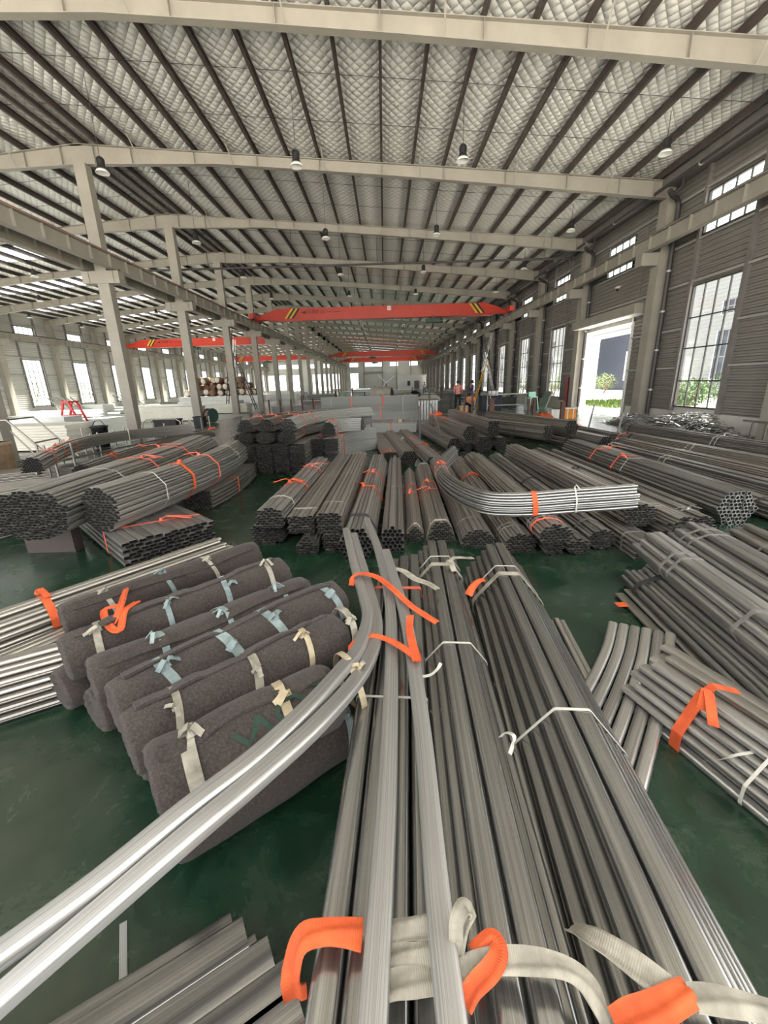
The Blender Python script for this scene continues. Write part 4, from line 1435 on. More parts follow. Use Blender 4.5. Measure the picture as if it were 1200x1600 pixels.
felt_roll('brown felt roll with three wide knotted blue-grey ties', at(184, 1112, ZT), at(524, 938, ZT), .275, [(.22, 'grey_web', .045), (.52, 'grey_web', .055), (.78, 'grey_web', .05), (1.18, 'grey_web', .045)], 4)
felt_roll('brown felt roll with narrow white ties, second nearest on top', at(205, 1163, ZT), at(528, 995, ZT), .265, [(.16, 'white_web', .03), (.5, 'white_web', .04), (.78, 'tan_web', .03), (1.05, 'white_web', .04)], 5)
big_roll = felt_roll('large brown felt roll in front with a painted green number and tan ties', at(243, 1228, ZT), at(512, 1085, ZT), .30, [(.14, 'white_web', .05), (.50, 'tan_web', .04), (.82, 'tan_web', .03)], 6)
felt_roll('lower felt roll, its end at the photo-left foot of the stack', at(98, 1080, ZB), at(380, 930, ZB), .26, [], 7)
felt_roll('lower felt roll peeking out second along the foot of the stack', at(152, 1112, ZB), at(430, 950, ZB), .26, [], 8)
felt_roll('lower felt roll hidden in the middle of the stack', at(215, 1180, ZB), at(500, 1000, ZB), .26, [], 9)
felt_roll('lowest felt roll under the large numbered one, touching the floor', at(268, 1290, ZB), at(545, 1130, ZB), .27, [(.75, 'grey_web', .035)], 10)
loose_strap('orange webbing knotted over the wrinkled felt roll', [(172, 988, .46), (186, 955, .535), (194, 930, .50), (198, 918, .42)], .035, 'orange_web')
loose_strap('orange webbing loop hanging toward the camera on the wrinkled felt roll', [(215, 940, .50), (195, 955, .535), (188, 985, .50), (172, 980, .50), (163, 955, .50), (190, 945, .53)], .038, 'orange_web')
# painted number on the large roll: strokes of green paint on its upper side
def paint_strokes(root, a, b, d, strokes):
    a, b = Vector(a), Vector(b)
    t = (b - a).normalized()
    side = t.cross(Vector((0, 0, 1))).normalized()
    up = side.cross(t)
    for st in strokes:
        ps, nn = [], []
        for u, th in st:
            n_ = side * math.cos(th) + up * math.sin(th)
            ps.append(t * u + n_ * (d / 2 * 1.045))
            nn.append(n_)
        sd = [(ps[min(i + 1, len(ps) - 1)] - ps[max(i - 1, 0)]).normalized().cross(nn[i]) for i in range(len(ps))]
        m = MB()
        ribbon(m, ps, nn, .022, .003, False, sd)
        m.build('painted_mark', 'crown_green', root)
paint_strokes(big_roll, at(243, 1228, ZT), at(512, 1085, ZT), .30, [
    [(.26, .95), (.30, .62), (.34, .85), (.36, 1.1)], [(.36, 1.1), (.38, .8), (.40, .55)],
    [(.45, 1.15), (.52, 1.15), (.55, .9), (.52, .6), (.45, .6), (.43, .9), (.45, 1.15)], [(.60, 1.2), (.66, 1.1), (.70, .8), (.66, .55)]])

# ---- thin tubes behind and left of the rolls
G_LEFT = 'tube bundles beside the felt rolls'
bundle('bundle of long thin oval tubes behind the felt rolls, orange strap near the photo edge', (-3.1, 1.72, .17), (-1.62, 3.72, .17), .42, .17, OV, 'dome', 'galv_dull', [(1.12, 'o', 1)], group=G_LEFT, jit=.08, endj=.05)
bundle('lower bundle of thin tubes under the strapped one behind the felt rolls', (-3.05, 1.62, 0), (-1.66, 3.6, 0), .52, .165, OV, 'rect', 'galv_dull', [], group=G_LEFT, jit=.08, endj=.05)
bundle('shiny stack of thin tubes at the photo edge, ending at the felt rolls', (-3.3, 1.28, 0), (-1.88, 2.12, 0), .34, .30, OV, 'dome', 'galv_dull', [], group=G_LEFT, jit=.05, endj=.04)
# ---- flat tubes at the bottom edge
def plank_tube(label, a, b, prof, mat='galv_big', name='flat_tube', group='flat tubes at the bottom edge'):
    a, b = Vector(a), Vector(b)
    m = MB()
    add_tube(m, prof, .0035, path_frames([Vector((0, 0, 0)), b - a]))
    o = m.build(name, mat, None, a)
    return tag(o, label, 'steel tube', group)
FT = prof_rr(0.096, 0.045, 0.008, 3)
for i, (px, py, lab) in enumerate(((385, 1462, 'flat tube at the bottom edge, outermost from the foreground bundle'), (425, 1493, 'flat tube at the bottom edge, second outermost'), (455, 1530, 'flat tube at the bottom edge, third and partly under the bundle'), (470, 1575, 'flat tube at the bottom edge, closest to the foreground bundle'))):
    a = at(px, py, .12)
    plank_tube(lab, a, a + Vector((-.84, -.50, 0)) * 1.3, FT)
for i, (px, py, lab) in enumerate(((366, 1455, 'lower flat tube below the outermost one at the bottom edge'), (405, 1488, 'lower flat tube below the second one at the bottom edge'), (450, 1540, 'lower flat tube below the third one at the bottom edge'))):
    a = at(px, py, .07)
    plank_tube(lab, a + Vector((0, 0, -.0)), a + Vector((-.84, -.50, 0)) * 1.3, FT)
sa_, sb_ = at(193, 1562, .001), at(193, 1442, .001)
st = MB().box(-.011, .011, 0, (sb_ - sa_).length, 0, .004).build('metal_strip', 'galv_pale', None, sa_)
st.rotation_euler = (0, 0, math.atan2(-(sb_ - sa_).x, (sb_ - sa_).y))
tag(st, 'thin pale metal strip lying alone on the green floor', 'metal strip')

# ---- right foreground
G_RF = 'tube bundles at the right edge of the foreground'
bundle('banded bundle of flat tubes at the right edge, upper of two', (2.00, .9, .20), (2.30, 3.38, .20), .38, .20, FLAT, 'dome', 'galv', [(1.95, 's'), (2.05, 's'), (1.2, 's')], group=G_RF, jit=.05, endj=.05)
bundle('row of shiny round tubes below the banded bundle', (2.00, 1.1, 0), (2.18, 3.22, 0), .42, .19, prof_round(.05, 12), 'dome', 'galv_bright', [(1.9, 'k')], group=G_RF, jit=.03, endj=.05, wall=.003)
bundle('large double-banded tube bundle farther along the right edge', (2.70, 1.4, 0), (3.02, 3.88, 0), .52, .34, FLAT, 'dome', 'galv', [(2.15, 's'), (2.3, 's')], group=G_RF, jit=.05, endj=.05)
bundle('dull tubes stacked behind the double-banded bundle at the right edge', (3.25, 1.6, 0), (3.60, 3.95, 0), .42, .27, FLAT, 'dome', 'galv_dull', [(1.9, 's')], group=G_RF, jit=.05, endj=.08)
bundle('bundle of flat tubes with knotted orange straps near the right edge', (1.70, .95, 0), (1.40, 1.90, 0), .32, .24, prof_rr(.06, .034, .012, 3), 'dome', 'galv', [(.72, 'o', 3), (.24, 'o', 2), (.40, 'W')], group=G_RF, jit=.06, endj=.05)
bundle('brownish flat tubes lying behind the orange-strapped bundle', (1.93, 1.25, 0), (1.66, 2.1, 0), .20, .15, prof_rr(.07, .034, .010, 3), 'rect', 'galv_dull', [], group=G_RF, jit=.05, endj=.10)
OVB = prof_rr(0.060, 0.034, 0.0165, 4)
for i in range(6):
    f = i / 5
    a = Vector((1.52, 2.50, .05)).lerp(Vector((1.82, 2.36, .05)), f)
    q_ = (a.x - .98) / .62
    c = a + Vector((-.62, -.80, 0)) * q_
    b = a.lerp(c, .62) + Vector((.02, 0, 0))
    pts = catmull([a + Vector((0, 0, .045)), a.lerp(b, .5) + Vector((.015, 0, .02)), b, c], 5)
    m = MB()
    r0 = pts[0].copy()
    add_tube(m, OVB, .003, path_frames([p - r0 for p in pts]))
    o = m.build('curved_oval_tube', 'galv', None, r0)
    tag(o, ['short curved oval tube on the floor, closest to the right foreground bundle', 'second short curved oval tube from the right foreground bundle', 'third short curved oval tube from the right foreground bundle', 'fourth short curved oval tube from the right foreground bundle',
            'fifth short curved oval tube from the right foreground bundle', 'outermost short curved oval tube, beside the orange-strapped bundle'][i], 'steel tube', 'short curved oval tubes')
for i in range(4):
    a = at(851 + 9 * i, 968 + 3 * (i % 2), .02)
    plank_tube('flat bar %s of four poking out beside the right foreground bundle' % ['first', 'second', 'third', 'fourth'][i], a, a + Vector((-.10, -.85, 0)), prof_rr(.032, .03, .004, 1), 'galv_dull', 'flat_bar', 'four flat bars on the floor')
for i, (px, py) in enumerate(((968, 928), (982, 922))):
    a = at(px, py, .02)
    plank_tube(['flat steel plate on the floor with an orange tag at its tip', 'second flat steel plate on the floor under the round tubes'][i], a, a + Vector((-.12 - .02 * i, -1.75, 0)), prof_rr(.075, .02, .004, 1), 'galv_dull', 'steel_plate', 'flat steel plates on the floor')
tg = MB().box(-.04, .04, -.03, .03, 0, .006).build('orange_tag', 'orange_web', None, at(971, 945, .033))
tag(tg, 'small square orange tag at the tip of the flat plate', 'tag')
loose_strap('thin white strap trailing on the floor from the orange-strapped bundle', [(1022, 1092, .10), (1035, 1130, .02), (1062, 1165, .01), (1095, 1187, .02), (1120, 1188, .10), (1150, 1180, .17), (1200, 1172, .19)], .013, 'pp_strap', thick=.002)
loose_strap('loose white strap curling up between middle and right foreground bundles', [(782, 1152, .42), (790, 1145, .47), (803, 1150, .49), (801, 1165, .45), (797, 1178, .42)], .014, 'pp_strap', thick=.002)
loose_strap('short white strap tip sticking up on the middle foreground bundle', [(652, 1058, .44), (672, 1055, .45), (684, 1045, .48), (689, 1036, .50)], .016, 'pp_strap', thick=.002)

# ================================================================ LEFT MIDDLE: curved oval-tube bundles
G_ARC = 'curved oval-tube bundles on the column side'
bundle('wide block of rectangular tubes on the floor, its end facing the camera', (-2.27, 4.1, 0), (-4.7, 6.4, 0), .95, .29, prof_rr(.074, .034, .009, 2), 'rect', 'galv', [(.5, 'r', 2)], group=G_ARC, jit=.05, endj=.04, wall=.0025)
bundle('curved oval-tube bundle with honeycomb end and hanging orange straps', (0, 0, 0), (1, 0, 0), .46, .47, OV, 'oval', 'galv', [(.75, 'w'), (1.3, 'o', 2), (2.0, 'r', 2), (2.9, 'w')], path=[(-2.98, 4.14, .30), (-2.82, 5.1, .30), (-2.72, 6.1, .30), (-2.72, 7.0, .30), (-2.82, 7.8, .30)], group=G_ARC, joined=False, nseg=3, endj=.04)
bundle('wide curved oval-tube bundle with an arched ragged end at the photo edge', (0, 0, 0), (1, 0, 0), .78, .50, OV, 'oval', 'galv', [(1.1, 'w'), (1.9, 'r', 2), (3.0, 'r', 2)], path=[(-3.55, 3.95, .30), (-3.58, 5.0, .30), (-3.58, 6.0, .30), (-3.65, 7.2, .30), (-3.85, 8.6, .30)], group=G_ARC, joined=False, nseg=3, endj=.06, jit=.05)
for i, (x, y) in enumerate(((-3.78, 4.4), (-3.45, 7.3))):
    s = MB().box(-.27, .27, -.07, .07, 0, .295).build('timber_sleeper', 'purlin_paint', None, (x, y, 0))  # added support, dark colour imitates the shadow below the bundle
    tag(s, ['timber sleeper under the front of the wide curved bundle', 'timber sleeper under the back of the wide curved bundle'][i], 'timber', 'timber sleepers')
bundle('pale tubes sweeping in from the photo edge behind the wide curved bundle', (0, 0, 0), (1, 0, 0), .40, .42, OV, 'dome', 'galv_bright', [(1.5, 'w'), (2.6, 'r', 2)], path=[(-5.6, 3.9, .0), (-4.9, 5.0, .0), (-4.5, 6.3, .0), (-4.35, 7.6, .0), (-4.4, 9.0, .0)], group=G_ARC, joined=True, nseg=4)
bundle('darker tube bundle behind the pale sweeping tubes', (0, 0, 0), (1, 0, 0), .40, .34, OV, 'dome', 'galv_dull', [(1.5, 'o', 2), (3.3, 'r', 2)], path=[(-7.0, 4.6, .0), (-6.0, 5.8, .0), (-5.3, 7.2, .0), (-5.0, 8.6, .0), (-5.0, 10.0, .0)], group=G_ARC, joined=True, nseg=4)

bundle('lower bundle under the strapped curved one, flush with the tall stack', (0, 0, 0), (1, 0, 0), .44, .29, OV, 'rect', 'galv_dull', [(.9, 'r', 1), (1.6, 'w')], path=[(-2.78, 5.9, .0), (-2.72, 6.6, .0), (-2.72, 7.3, .0), (-2.80, 8.1, .0)], group=G_ARC, joined=True, nseg=3)
# ---- the dark stack of arches in the middle distance
G_STK = 'stack of arched tube bundles in the middle distance'
NM = ['first', 'second', 'third', 'fourth']
for c in range(4):
    for r_ in range(2):
        bundle('straight dark bundle in the %s column, %s layer of the tall arch stack' % (NM[c], ['bottom', 'second'][r_]), (-2.84 + .345 * c, 8.45, .005 + .30 * r_), (-2.84 + .345 * c, 11.2, .005 + .30 * r_), .335, .295, OVS, 'rect', 'galv_dull', [], group=G_STK, joined=True, jit=.05, endj=.03)
def arc_path(x, z, y0=8.4, dx=1.5, dy=3.6):
    return [(x, y0, z), (x + .02 * dx, y0 + .3 * dy, z), (x + .22 * dx, y0 + .6 * dy, z), (x + .60 * dx, y0 + .85 * dy, z), (x + dx, y0 + dy, z)]
for i, (x, z, lab) in enumerate(((-2.85, .615, 'arched bundle on the column-side top corner of the tall stack'), (-2.42, .615, 'arched bundle in the middle of the third layer of the tall stack'), (-1.98, .615, 'arched bundle at the window-side end of the third layer of the tall stack'),
                               (-2.78, .86, 'topmost arched bundle nearest the columns on the tall stack'), (-2.36, .86, 'topmost arched bundle in the middle of the tall stack'), (-1.93, .86, 'topmost pale arched bundle with an orange strap down its side'))):
    bundle(lab, (0, 0, 0), (1, 0, 0), .37, .24, OVS, 'oval' if i < 3 else 'dome', 'galv' if i < 5 else 'galv_pale', [(.9, 'r', 1), (1.6, 'r' if i > 2 else 'w', 1), (2.6, 'w')], path=arc_path(x, z), group=G_STK, joined=True, nseg=4, endj=.04)
for i, (x, z, lab) in enumerate(((-1.55, 0, 'lower left bundle of the small arch stack'), (-1.2, 0, 'lower right bundle of the small arch stack'), (-1.53, .30, 'upper left arched bundle of the small arch stack'), (-1.2, .30, 'upper right arched bundle of the small arch stack'), (-1.26, .64, 'hooked bundle crowning the small arch stack'))):
    bundle(lab, (0, 0, 0), (1, 0, 0), .33, .295 if i < 4 else .28, OVS, 'rect' if i < 4 else 'dome', 'galv_pale' if i in (1, 3, 4) else 'galv', [(.5, 'r', 1), (.8, 'o' if i in (1, 3) else 'w')], path=[(x, 9.2, z), (x + .02, 9.9, z), (x + .15, 10.5, z), (x + .45, 11.1, z), (x + .85, 11.5, z)] if i < 4 else [(x, 9.3, z), (x - .02, 9.7, z), (x + .1, 10.1, z), (x + .4, 10.35, z), (x + .7, 10.3, z)], group='small arch stack', joined=True, nseg=4)

# ================================================================ MIDDLE DISTANCE
# ---- long pale bundles lying across the hall, with ties
G_X = 'pale bundles lying across the hall'
for i, (z, lab) in enumerate(((0.30, 'bottom pale bundle of the three stacked across the hall'), (.61, 'middle pale bundle of the three stacked across the hall'), (.92, 'top pale bundle of the three stacked across the hall'))):
    bundle(lab, (0, 0, 0), (1, 0, 0), .5, .30, OVS, 'rect', 'galv_pale', [(.45, 'w'), (1.3, 'r', 1), (2.45, 'o' if i == 2 else 'r', 1), (3.3, 'w')],
           path=[(-2.55, 17.9, z), (-1.6, 17.62, z), (-.6, 17.5, z), (.4, 17.55, z), (1.3, 17.75, z)], group=G_X, joined=True, nseg=3)
for x in (-1.9, .6):
    s = MB().box(-.08, .08, -.35, .35, 0, .30).build('timber_block', 'wood_pale', None, (x, 17.65, 0))
    tag(s, 'timber block under the %s end of the three pale stacked bundles' % ('column-side' if x < 0 else 'window-side'), 'timber', 'timber sleepers')
bundle('whitish low bundle in front of the three pale stacked ones', (-1.7, 15.6, 0), (1.1, 15.4, 0), .45, .32, OVS, 'rect', 'galv_pale', [(.9, 'w'), (1.9, 'r', 1)], group=G_X, joined=True)
bundle('dark short bundle closing the window-side end of the whitish low one', (1.2, 15.9, 0), (1.75, 15.85, 0), .5, .34, OVS, 'rect', 'galv_dull', [], group=G_X, joined=True)
pl = MB().box(-1.5, 1.2, -.35, .35, 0, .09).build('floor_plate', 'galv_pale', None, (-.3, 13.4, 0))
tag(pl, 'flat pale steel plate on the floor before the whitish bundle', 'steel plate')
for i, (x, y, L, lab) in enumerate(((-6.4, 24.5, 3.8, 'grey long bundle between brown stakes deep in the hall, lower'), (-6.0, 25.4, 4.0, 'grey long bundle between brown stakes deep in the hall, rear'))):
    bundle(lab, (x, y, .0), (x + L, y - .1, .0), .55, .62, OV, 'rect', 'galv_pale' if i == 0 else 'galv', [(.8, 'w'), (2.4, 'r')], group='grey bundles between stakes', joined=True)
bundle('dark long bundle lying on top of the grey staked ones', (-4.6, 24.9, .63), (-1.9, 24.8, .63), .4, .16, OV, 'dome', 'galv_dull', [(.6, 'r', 1)], group='grey bundles between stakes', joined=True)
SN = ['first', 'second', 'third', 'fourth', 'fifth', 'sixth', 'seventh', 'eighth', 'ninth', 'tenth', 'eleventh', 'twelfth']
def post(label, x, y, h, w=.05, lean=(0, 0), mat='rust', group='upright stakes', plate=False):
    m = MB().bar((0, 0, 0), (lean[0], lean[1], h), w, w)
    o = m.build('steel_post', mat, None, (x, y, 0))
    if plate:
        MB().box(lean[0] - w * .9, lean[0] + w * .9, lean[1] - w * .9, lean[1] + w * .9, h, h + .015).build('cap_plate', mat, o)
    return tag(o, label, 'post', group)
for i in range(7):
    post('brown stake holding the grey staked bundles, %s from the columns' % SN[i], -6.5 + .62 * i, 24.1, 1.0, .07)
# posts among the second row
post('thick rusty post with a cap, standing behind the raised hexagonal bundles', 3.95, 15.9, 1.05, .16, plate=True)
post('thin rusty post next to the thick capped post, column side', 3.2, 17.3, 1.0, .06)
post('thin rusty post farther from the thick capped post', 3.45, 17.0, 1.3, .06)
post('rusty post, first of the twin posts before the work table', 5.75, 17.2, .95, .09)
post('rusty post, second of the twin posts before the work table', 5.98, 17.2, 1.0, .09)
post('single rusty post before the heap of orange cloth', 6.05, 14.6, .95, .13)
post('thin leaning bar in front of the open roller door, column side', 6.75, 14.1, .85, .04, (.12, 0), 'jamb_grey')
post('thin leaning bar in front of the roller door, beside the scrap heap', 6.35, 11.6, .78, .04, (.10, 0), 'jamb_grey')
post('dark upright bar at the tip of the second row, vertical one', 1.02, 12.5, 1.05, .06, (-.02, 0), 'dark_steel')
post('dark upright bar at the tip of the second row, leaning one', 1.62, 11.6, 1.15, .05, (-.38, 0), 'dark_steel')

# ---- scrap heap against the window wall
r = random.Random(3)
m = MB()
for i in range(1500):
    u, v = r.random(), r.gauss(0, .42)
    if abs(v) > 1:
        continue
    y = 11.3 + 5.4 * u
    x = 9.12 + .75 * v
    hmax = .50 * (1 - v * v) * min(1, 6 * (1 - u), 6 * u + .2) * (1 + .25 * math.sin(7 * u))
    z = hmax * r.uniform(.55, 1.0) + .02
    a = r.uniform(0, PI)
    L = r.uniform(.08, .30)
    d = Vector((math.cos(a), math.sin(a), r.uniform(-.3, .3))) * (L / 2)
    c = Vector((x, y, max(z, .03 + abs(d.z))))
    w = r.uniform(.02, .05)
    m.bar(c - d, c + d, w, .004, (r.uniform(-.6, .6), r.uniform(-.6, .6), 1))
sh = m.build('scrap_heap', 'galv')
tag(sh, 'long heap of shiny metal scrap strips at the foot of the window wall', 'scrap', None, 'stuff')
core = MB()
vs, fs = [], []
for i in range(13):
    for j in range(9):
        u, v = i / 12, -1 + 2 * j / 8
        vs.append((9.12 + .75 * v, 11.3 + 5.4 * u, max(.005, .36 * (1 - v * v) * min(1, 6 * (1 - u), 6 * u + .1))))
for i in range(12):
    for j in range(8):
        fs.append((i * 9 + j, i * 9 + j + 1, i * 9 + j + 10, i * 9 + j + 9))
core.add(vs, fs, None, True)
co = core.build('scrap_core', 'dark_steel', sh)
rl = MB().bar((0, 0, .52), (0, -1.6, .52), .05)
rl.bar((0, -.3, 0), (0, -.3, .5), .04)
rl.bar((0, -.7, 0), (0, -.7, .5), .04)
rl = rl.build('steel_trestle', 'galv_dull', None, (9.35, 11.1, 0))
tag(rl, 'low bare steel trestle past the end of the scrap heap', 'trestle')

# ---- work area by the windows
def table(label, x, y, w, d, h, mat='girt_paint', items=(), rz=0.0, group='steel work tables'):
    t = thing('work_table', label, 'table', (x, y, 0), rz, group)
    MB().box(-w / 2, w / 2, -d / 2, d / 2, h - .04, h).build('table_top', mat, t)
    for sx in (-1, 1):
        for sy in (-1, 1):
            MB().bar((sx * (w / 2 - .05), sy * (d / 2 - .05), 0), (sx * (w / 2 - .05), sy * (d / 2 - .05), h - .04), .05).build('leg', mat, t)
    MB().bar((-w / 2 + .05, d / 2 - .05, .25), (w / 2 - .05, d / 2 - .05, .25), .04).build('stretcher', mat, t)
    return t
table('long steel work table by the windows behind the twin rusty posts', 7.35, 25.7, 2.4, .8, .92)
table('bare steel frame table beside the workers', 3.2, 29.0, 2.6, .9, .95, 'dark_steel')
table('second steel frame table behind the worker in pink', 4.6, 31.5, 2.8, .9, 1.0, 'dark_steel')
table('grey table near the tarpaulin machine', 5.0, 36.5, 2.4, .9, .9)
table('grey table deep in the hall before the white cabin', 4.6, 52.0, 3.0, 1.0, .95)
table('steel rack table at the column side of the tarpaulin machine', -3.0, 40.0, 2.4, 1.0, 1.0, 'dark_steel')
def crate(name, label, cat, x, y, z, w, d, h, mat, lid=None, rz=0.0, group=None):
    m = MB()
    m.box(-w / 2, w / 2, -d / 2, d / 2, 0, h)
    o = m.build(name, mat, None, (x, y, z))
    o.rotation_euler = (0, 0, rz)
    tag(o, label, cat, group)
    MB().box(-w / 2 - .02, w / 2 + .02, -d / 2 - .02, d / 2 + .02, h - .06, h).build('rim', lid or mat, o)
    for s in (-1, 1):
        MB().box(s * w * .25 - .02, s * w * .25 + .02, -d / 2 - .012, -d / 2, 0, h - .06).build('rib', lid or mat, o)
    return o
crate('plastic_bin', 'dark blue-black bin under the white machine near the table', 'bin', 6.6, 27.0, 0, 1.2, .9, .8, 'bin_dark')
crate('welding_machine', 'white welding machine on top of the dark bin', 'machine', 6.75, 27.0, .80, .55, .4, .34, 'white_paint', 'black_paint')
crate('carton', 'black case behind the dark bin near the windows', 'case', 8.3, 29.0, 0, .9, .7, .6, 'black_paint')
crate('carton', 'white carton beside the heap of orange cloth', 'box', 7.55, 18.9, 0, .55, .45, .42, 'white_paint', 'panel_cream')
crate('carton', 'orange carton standing next to the white one', 'box', 8.1, 18.9, 0, .5, .45, .48, 'box_orange', 'white_paint')
crate('carton', 'cardboard box on the floor by the crouching worker', 'box', 4.55, 24.9, 0, .45, .4, .35, 'cardboard', 'wood_pale')
def cloth_heap(label, x, y, w, h, mat, seed):
    rr = random.Random(seed)
    m = MB()
    n, K = 14, 6
    ph = [rr.uniform(0, 6.28) for _ in range(4)]
    vs, fs = [], []
    for k in range(K + 1):
        f = k / K
        for i in range(n):
            t = 2 * PI * i / n
            q = w / 2 * math.cos(f * PI / 2) * (1 + .22 * math.sin(3 * t + ph[0] + 2 * f) + .15 * math.sin(5 * t + ph[1]))
            vs.append((q * math.cos(t), q * math.sin(t) * .8, h * math.sin(f * PI / 2) * (1 + .2 * math.sin(4 * t + ph[2]))))
    for k in range(K):
        for i in range(n):
            j = (i + 1) % n
            fs.append((k * n + i, k * n + j, k * n + n + j, k * n + n + i))
    m.add(vs, fs, None, True)
    o = m.build('cloth_heap', mat, None, (x, y, 0))
    return tag(o, label, 'cloth')
cloth_heap('crumpled heap of orange straps before the cartons', 6.9, 18.6, .9, .26, 'orange_web', 1)
c_ = cloth_heap('orange strap bunch lying at the far tip of the raised pipe bundle', 1.66, 13.9, .4, .11, 'orange_web', 2)
c_.location.z = .665
mint = thing('plastic_stool', 'mint green plastic stool beside the leaning board', 'stool', (8.55, 24.9, 0))
MB().box(-.2, .2, -.2, .2, .68, .74).build('seat', 'mint_plastic', mint)
for sx in (-1, 1):
    for sy in (-1, 1):
        MB().bar((sx * .26, sy * .26, 0), (sx * .17, sy * .17, .69), .05).build('leg', 'mint_plastic', mint)
MB().box(-.2, .2, .16, .2, .74, 1.0).build('backrest', 'mint_plastic', mint)
bd = MB().add([(0, 0, 0), (0, 1.15, 0), (.35, 1.15, 1.0), (.35, 0, 1.0), (.04, 0, 0), (.04, 1.15, 0), (.39, 1.15, 1.0), (.39, 0, 1.0)], [(0, 1, 2, 3), (7, 6, 5, 4), (0, 4, 5, 1), (3, 2, 6, 7), (0, 3, 7, 4), (1, 5, 6, 2)]).build('leaning_board', 'board_green', None, (9.3, 24.9, 0))
tag(bd, 'dark green board leaning against the wall under the window', 'board')
MB().bar((-.01, 0, 0), (.34, 0, 1.0), .05).build('board_edge', 'girt_paint', bd)

# ---- people
def person(label, x, y, rz, joints, sizes, shirt, trousers, group='workers', cap=None):
    """one continuous body from a joint skeleton; clothing as slightly larger shells"""
    root = thing('person', label, 'person', (x, y, 0), rz, group)
    E = [('pelvis', 'waist'), ('waist', 'chest'), ('chest', 'neck'), ('neck', 'head'), ('head', 'crown')]
    for s in 'lr':
        E += [('pelvis', 'hip' + s), ('hip' + s, 'knee' + s), ('knee' + s, 'ankle' + s), ('ankle' + s, 'toe' + s),
              ('chest', 'sh' + s), ('sh' + s, 'elb' + s), ('elb' + s, 'wri' + s), ('wri' + s, 'hand' + s)]
        for q in range(5):
            E.append(('hand' + s, 'fin%d%s' % (q, s)))
    J = dict(joints)
    for s in 'lr':
        h, w = Vector(J['hand' + s]), Vector(J['wri' + s])
        d = (h - w).normalized()
        sd = d.cross(Vector((0, 1, .2))).normalized()
        for q, (o_, l_) in enumerate(((-.045, .05), (-.022, .085), (0, .095), (.02, .088), (.038, .07))):
            J['fin%d%s' % (q, s)] = tuple(h + sd * o_ + d * l_)
    def shell(names, edges, grow, mat, nm):
        idx = {n_: i for i, n_ in enumerate(names)}
        me = bpy.data.meshes.new(nm)
        me.from_pydata([J[n_] for n_ in names], [(idx[a], idx[b]) for a, b in edges], [])
        o = bpy.data.objects.new(nm, me)
        COL.objects.link(o)
        o.parent = root
        md = o.modifiers.new('skin', 'SKIN')
        md.use_smooth_shade = True
        sv = me.skin_vertices[0].data
        for n_, i in idx.items():
            k_ = n_ if n_ in sizes else ('fin' if n_.startswith('fin') else n_[:-1])
            rad = sizes.get(k_, .05) + grow
            sv[i].radius = (rad, rad * (.72 if k_ in ('chest', 'waist', 'pelvis') else 1))
            sv[i].use_root = (n_ == names[0])
        sb = o.modifiers.new('sub', 'SUBSURF')
        sb.levels = sb.render_levels = 1
        me.materials.append(MATS[mat])
        return o
    shell(list(J), [e for e in E if e[0] in J and e[1] in J], 0, 'skin', 'body')
    tn = ['waist', 'chest', 'neck0', 'shl', 'shr', 'elbl', 'elbr', 'pelvis']
    J['neck0'] = tuple(Vector(J['chest']).lerp(Vector(J['neck']), .5))
    shell(tn, [('waist', 'chest'), ('chest', 'neck0'), ('chest', 'shl'), ('chest', 'shr'), ('shl', 'elbl'), ('shr', 'elbr'), ('waist', 'pelvis')], .016, shirt, 'shirt')
    shell(['pelvis', 'hipl', 'hipr', 'kneel', 'kneer', 'anklel', 'ankler'], [('pelvis', 'hipl'), ('pelvis', 'hipr'), ('hipl', 'kneel'), ('hipr', 'kneer'), ('kneel', 'anklel'), ('kneer', 'ankler')], .018, trousers, 'trousers')
    hd = Vector(J['head'])
    MB().lathe([(0.0, .155), (.06, .145), (.095, .10), (.105, .04), (.10, -.01), (.085, -.03)], 12, hd + Vector((0, .012, -.02))).build('hair', cap or 'hair', root)
    MB().lathe([(0.0, .022), (.016, .012), (.018, 0), (.010, -.012), (0, -.014)], 6, hd + Vector((0, -.105, -.01))).build('nose', 'skin', root)
    for s in (-1, 1):
        MB().lathe([(0, .009), (.010, 0), (0, -.009)], 6, hd + Vector((s * .034, -.094, .025))).build('eye', 'black_paint', root)
    MB().box(hd.x - .025, hd.x + .025, hd.y - .098, hd.y - .088, hd.z - .055, hd.z - .045).build('mouth', 'cloth_pink', root)
    for s in 'lr':
        a = Vector(J['ankle' + s])
        t_ = Vector(J['toe' + s])
        MB().tube([a + Vector((0, .05, -.045)), a + Vector((0, -.02, -.03)), t_ + Vector((0, 0, -.0))], .05, 8).build('shoe', 'black_paint', root)
    return root
SZ = {'pelvis': .135, 'waist': .125, 'chest': .15, 'neck': .055, 'head': .095, 'crown': .07, 'hip': .085, 'knee': .06, 'ankle': .042, 'toe': .035, 'sh': .062, 'elb': .045, 'wri': .032, 'hand': .03, 'fin': .009}
STAND = {'pelvis': (0, 0, .95), 'waist': (0, 0, 1.12), 'chest': (0, 0, 1.36), 'neck': (0, 0, 1.52), 'head': (0, -.02, 1.62), 'crown': (0, 0, 1.68), 'hipl': (-.10, 0, .88), 'hipr': (.10, 0, .88), 'kneel': (-.12, -.02, .50), 'kneer': (.12, -.03, .50),
         'anklel': (-.13, .02, .09), 'ankler': (.14, .02, .09), 'toel': (-.14, -.14, .05), 'toer': (.16, -.14, .05), 'shl': (-.19, 0, 1.44), 'shr': (.19, 0, 1.44), 'elbl': (-.25, .02, 1.16), 'elbr': (.25, .02, 1.16),
         'wril': (-.22, -.14, .96), 'wrir': (.22, -.16, 1.0), 'handl': (-.20, -.20, .90), 'handr': (.20, -.22, .94)}
person('person in a pink top and dark trousers standing at the steel table', 4.45, 26.3, PI * .9, STAND, SZ, 'cloth_pink', 'cloth_black')
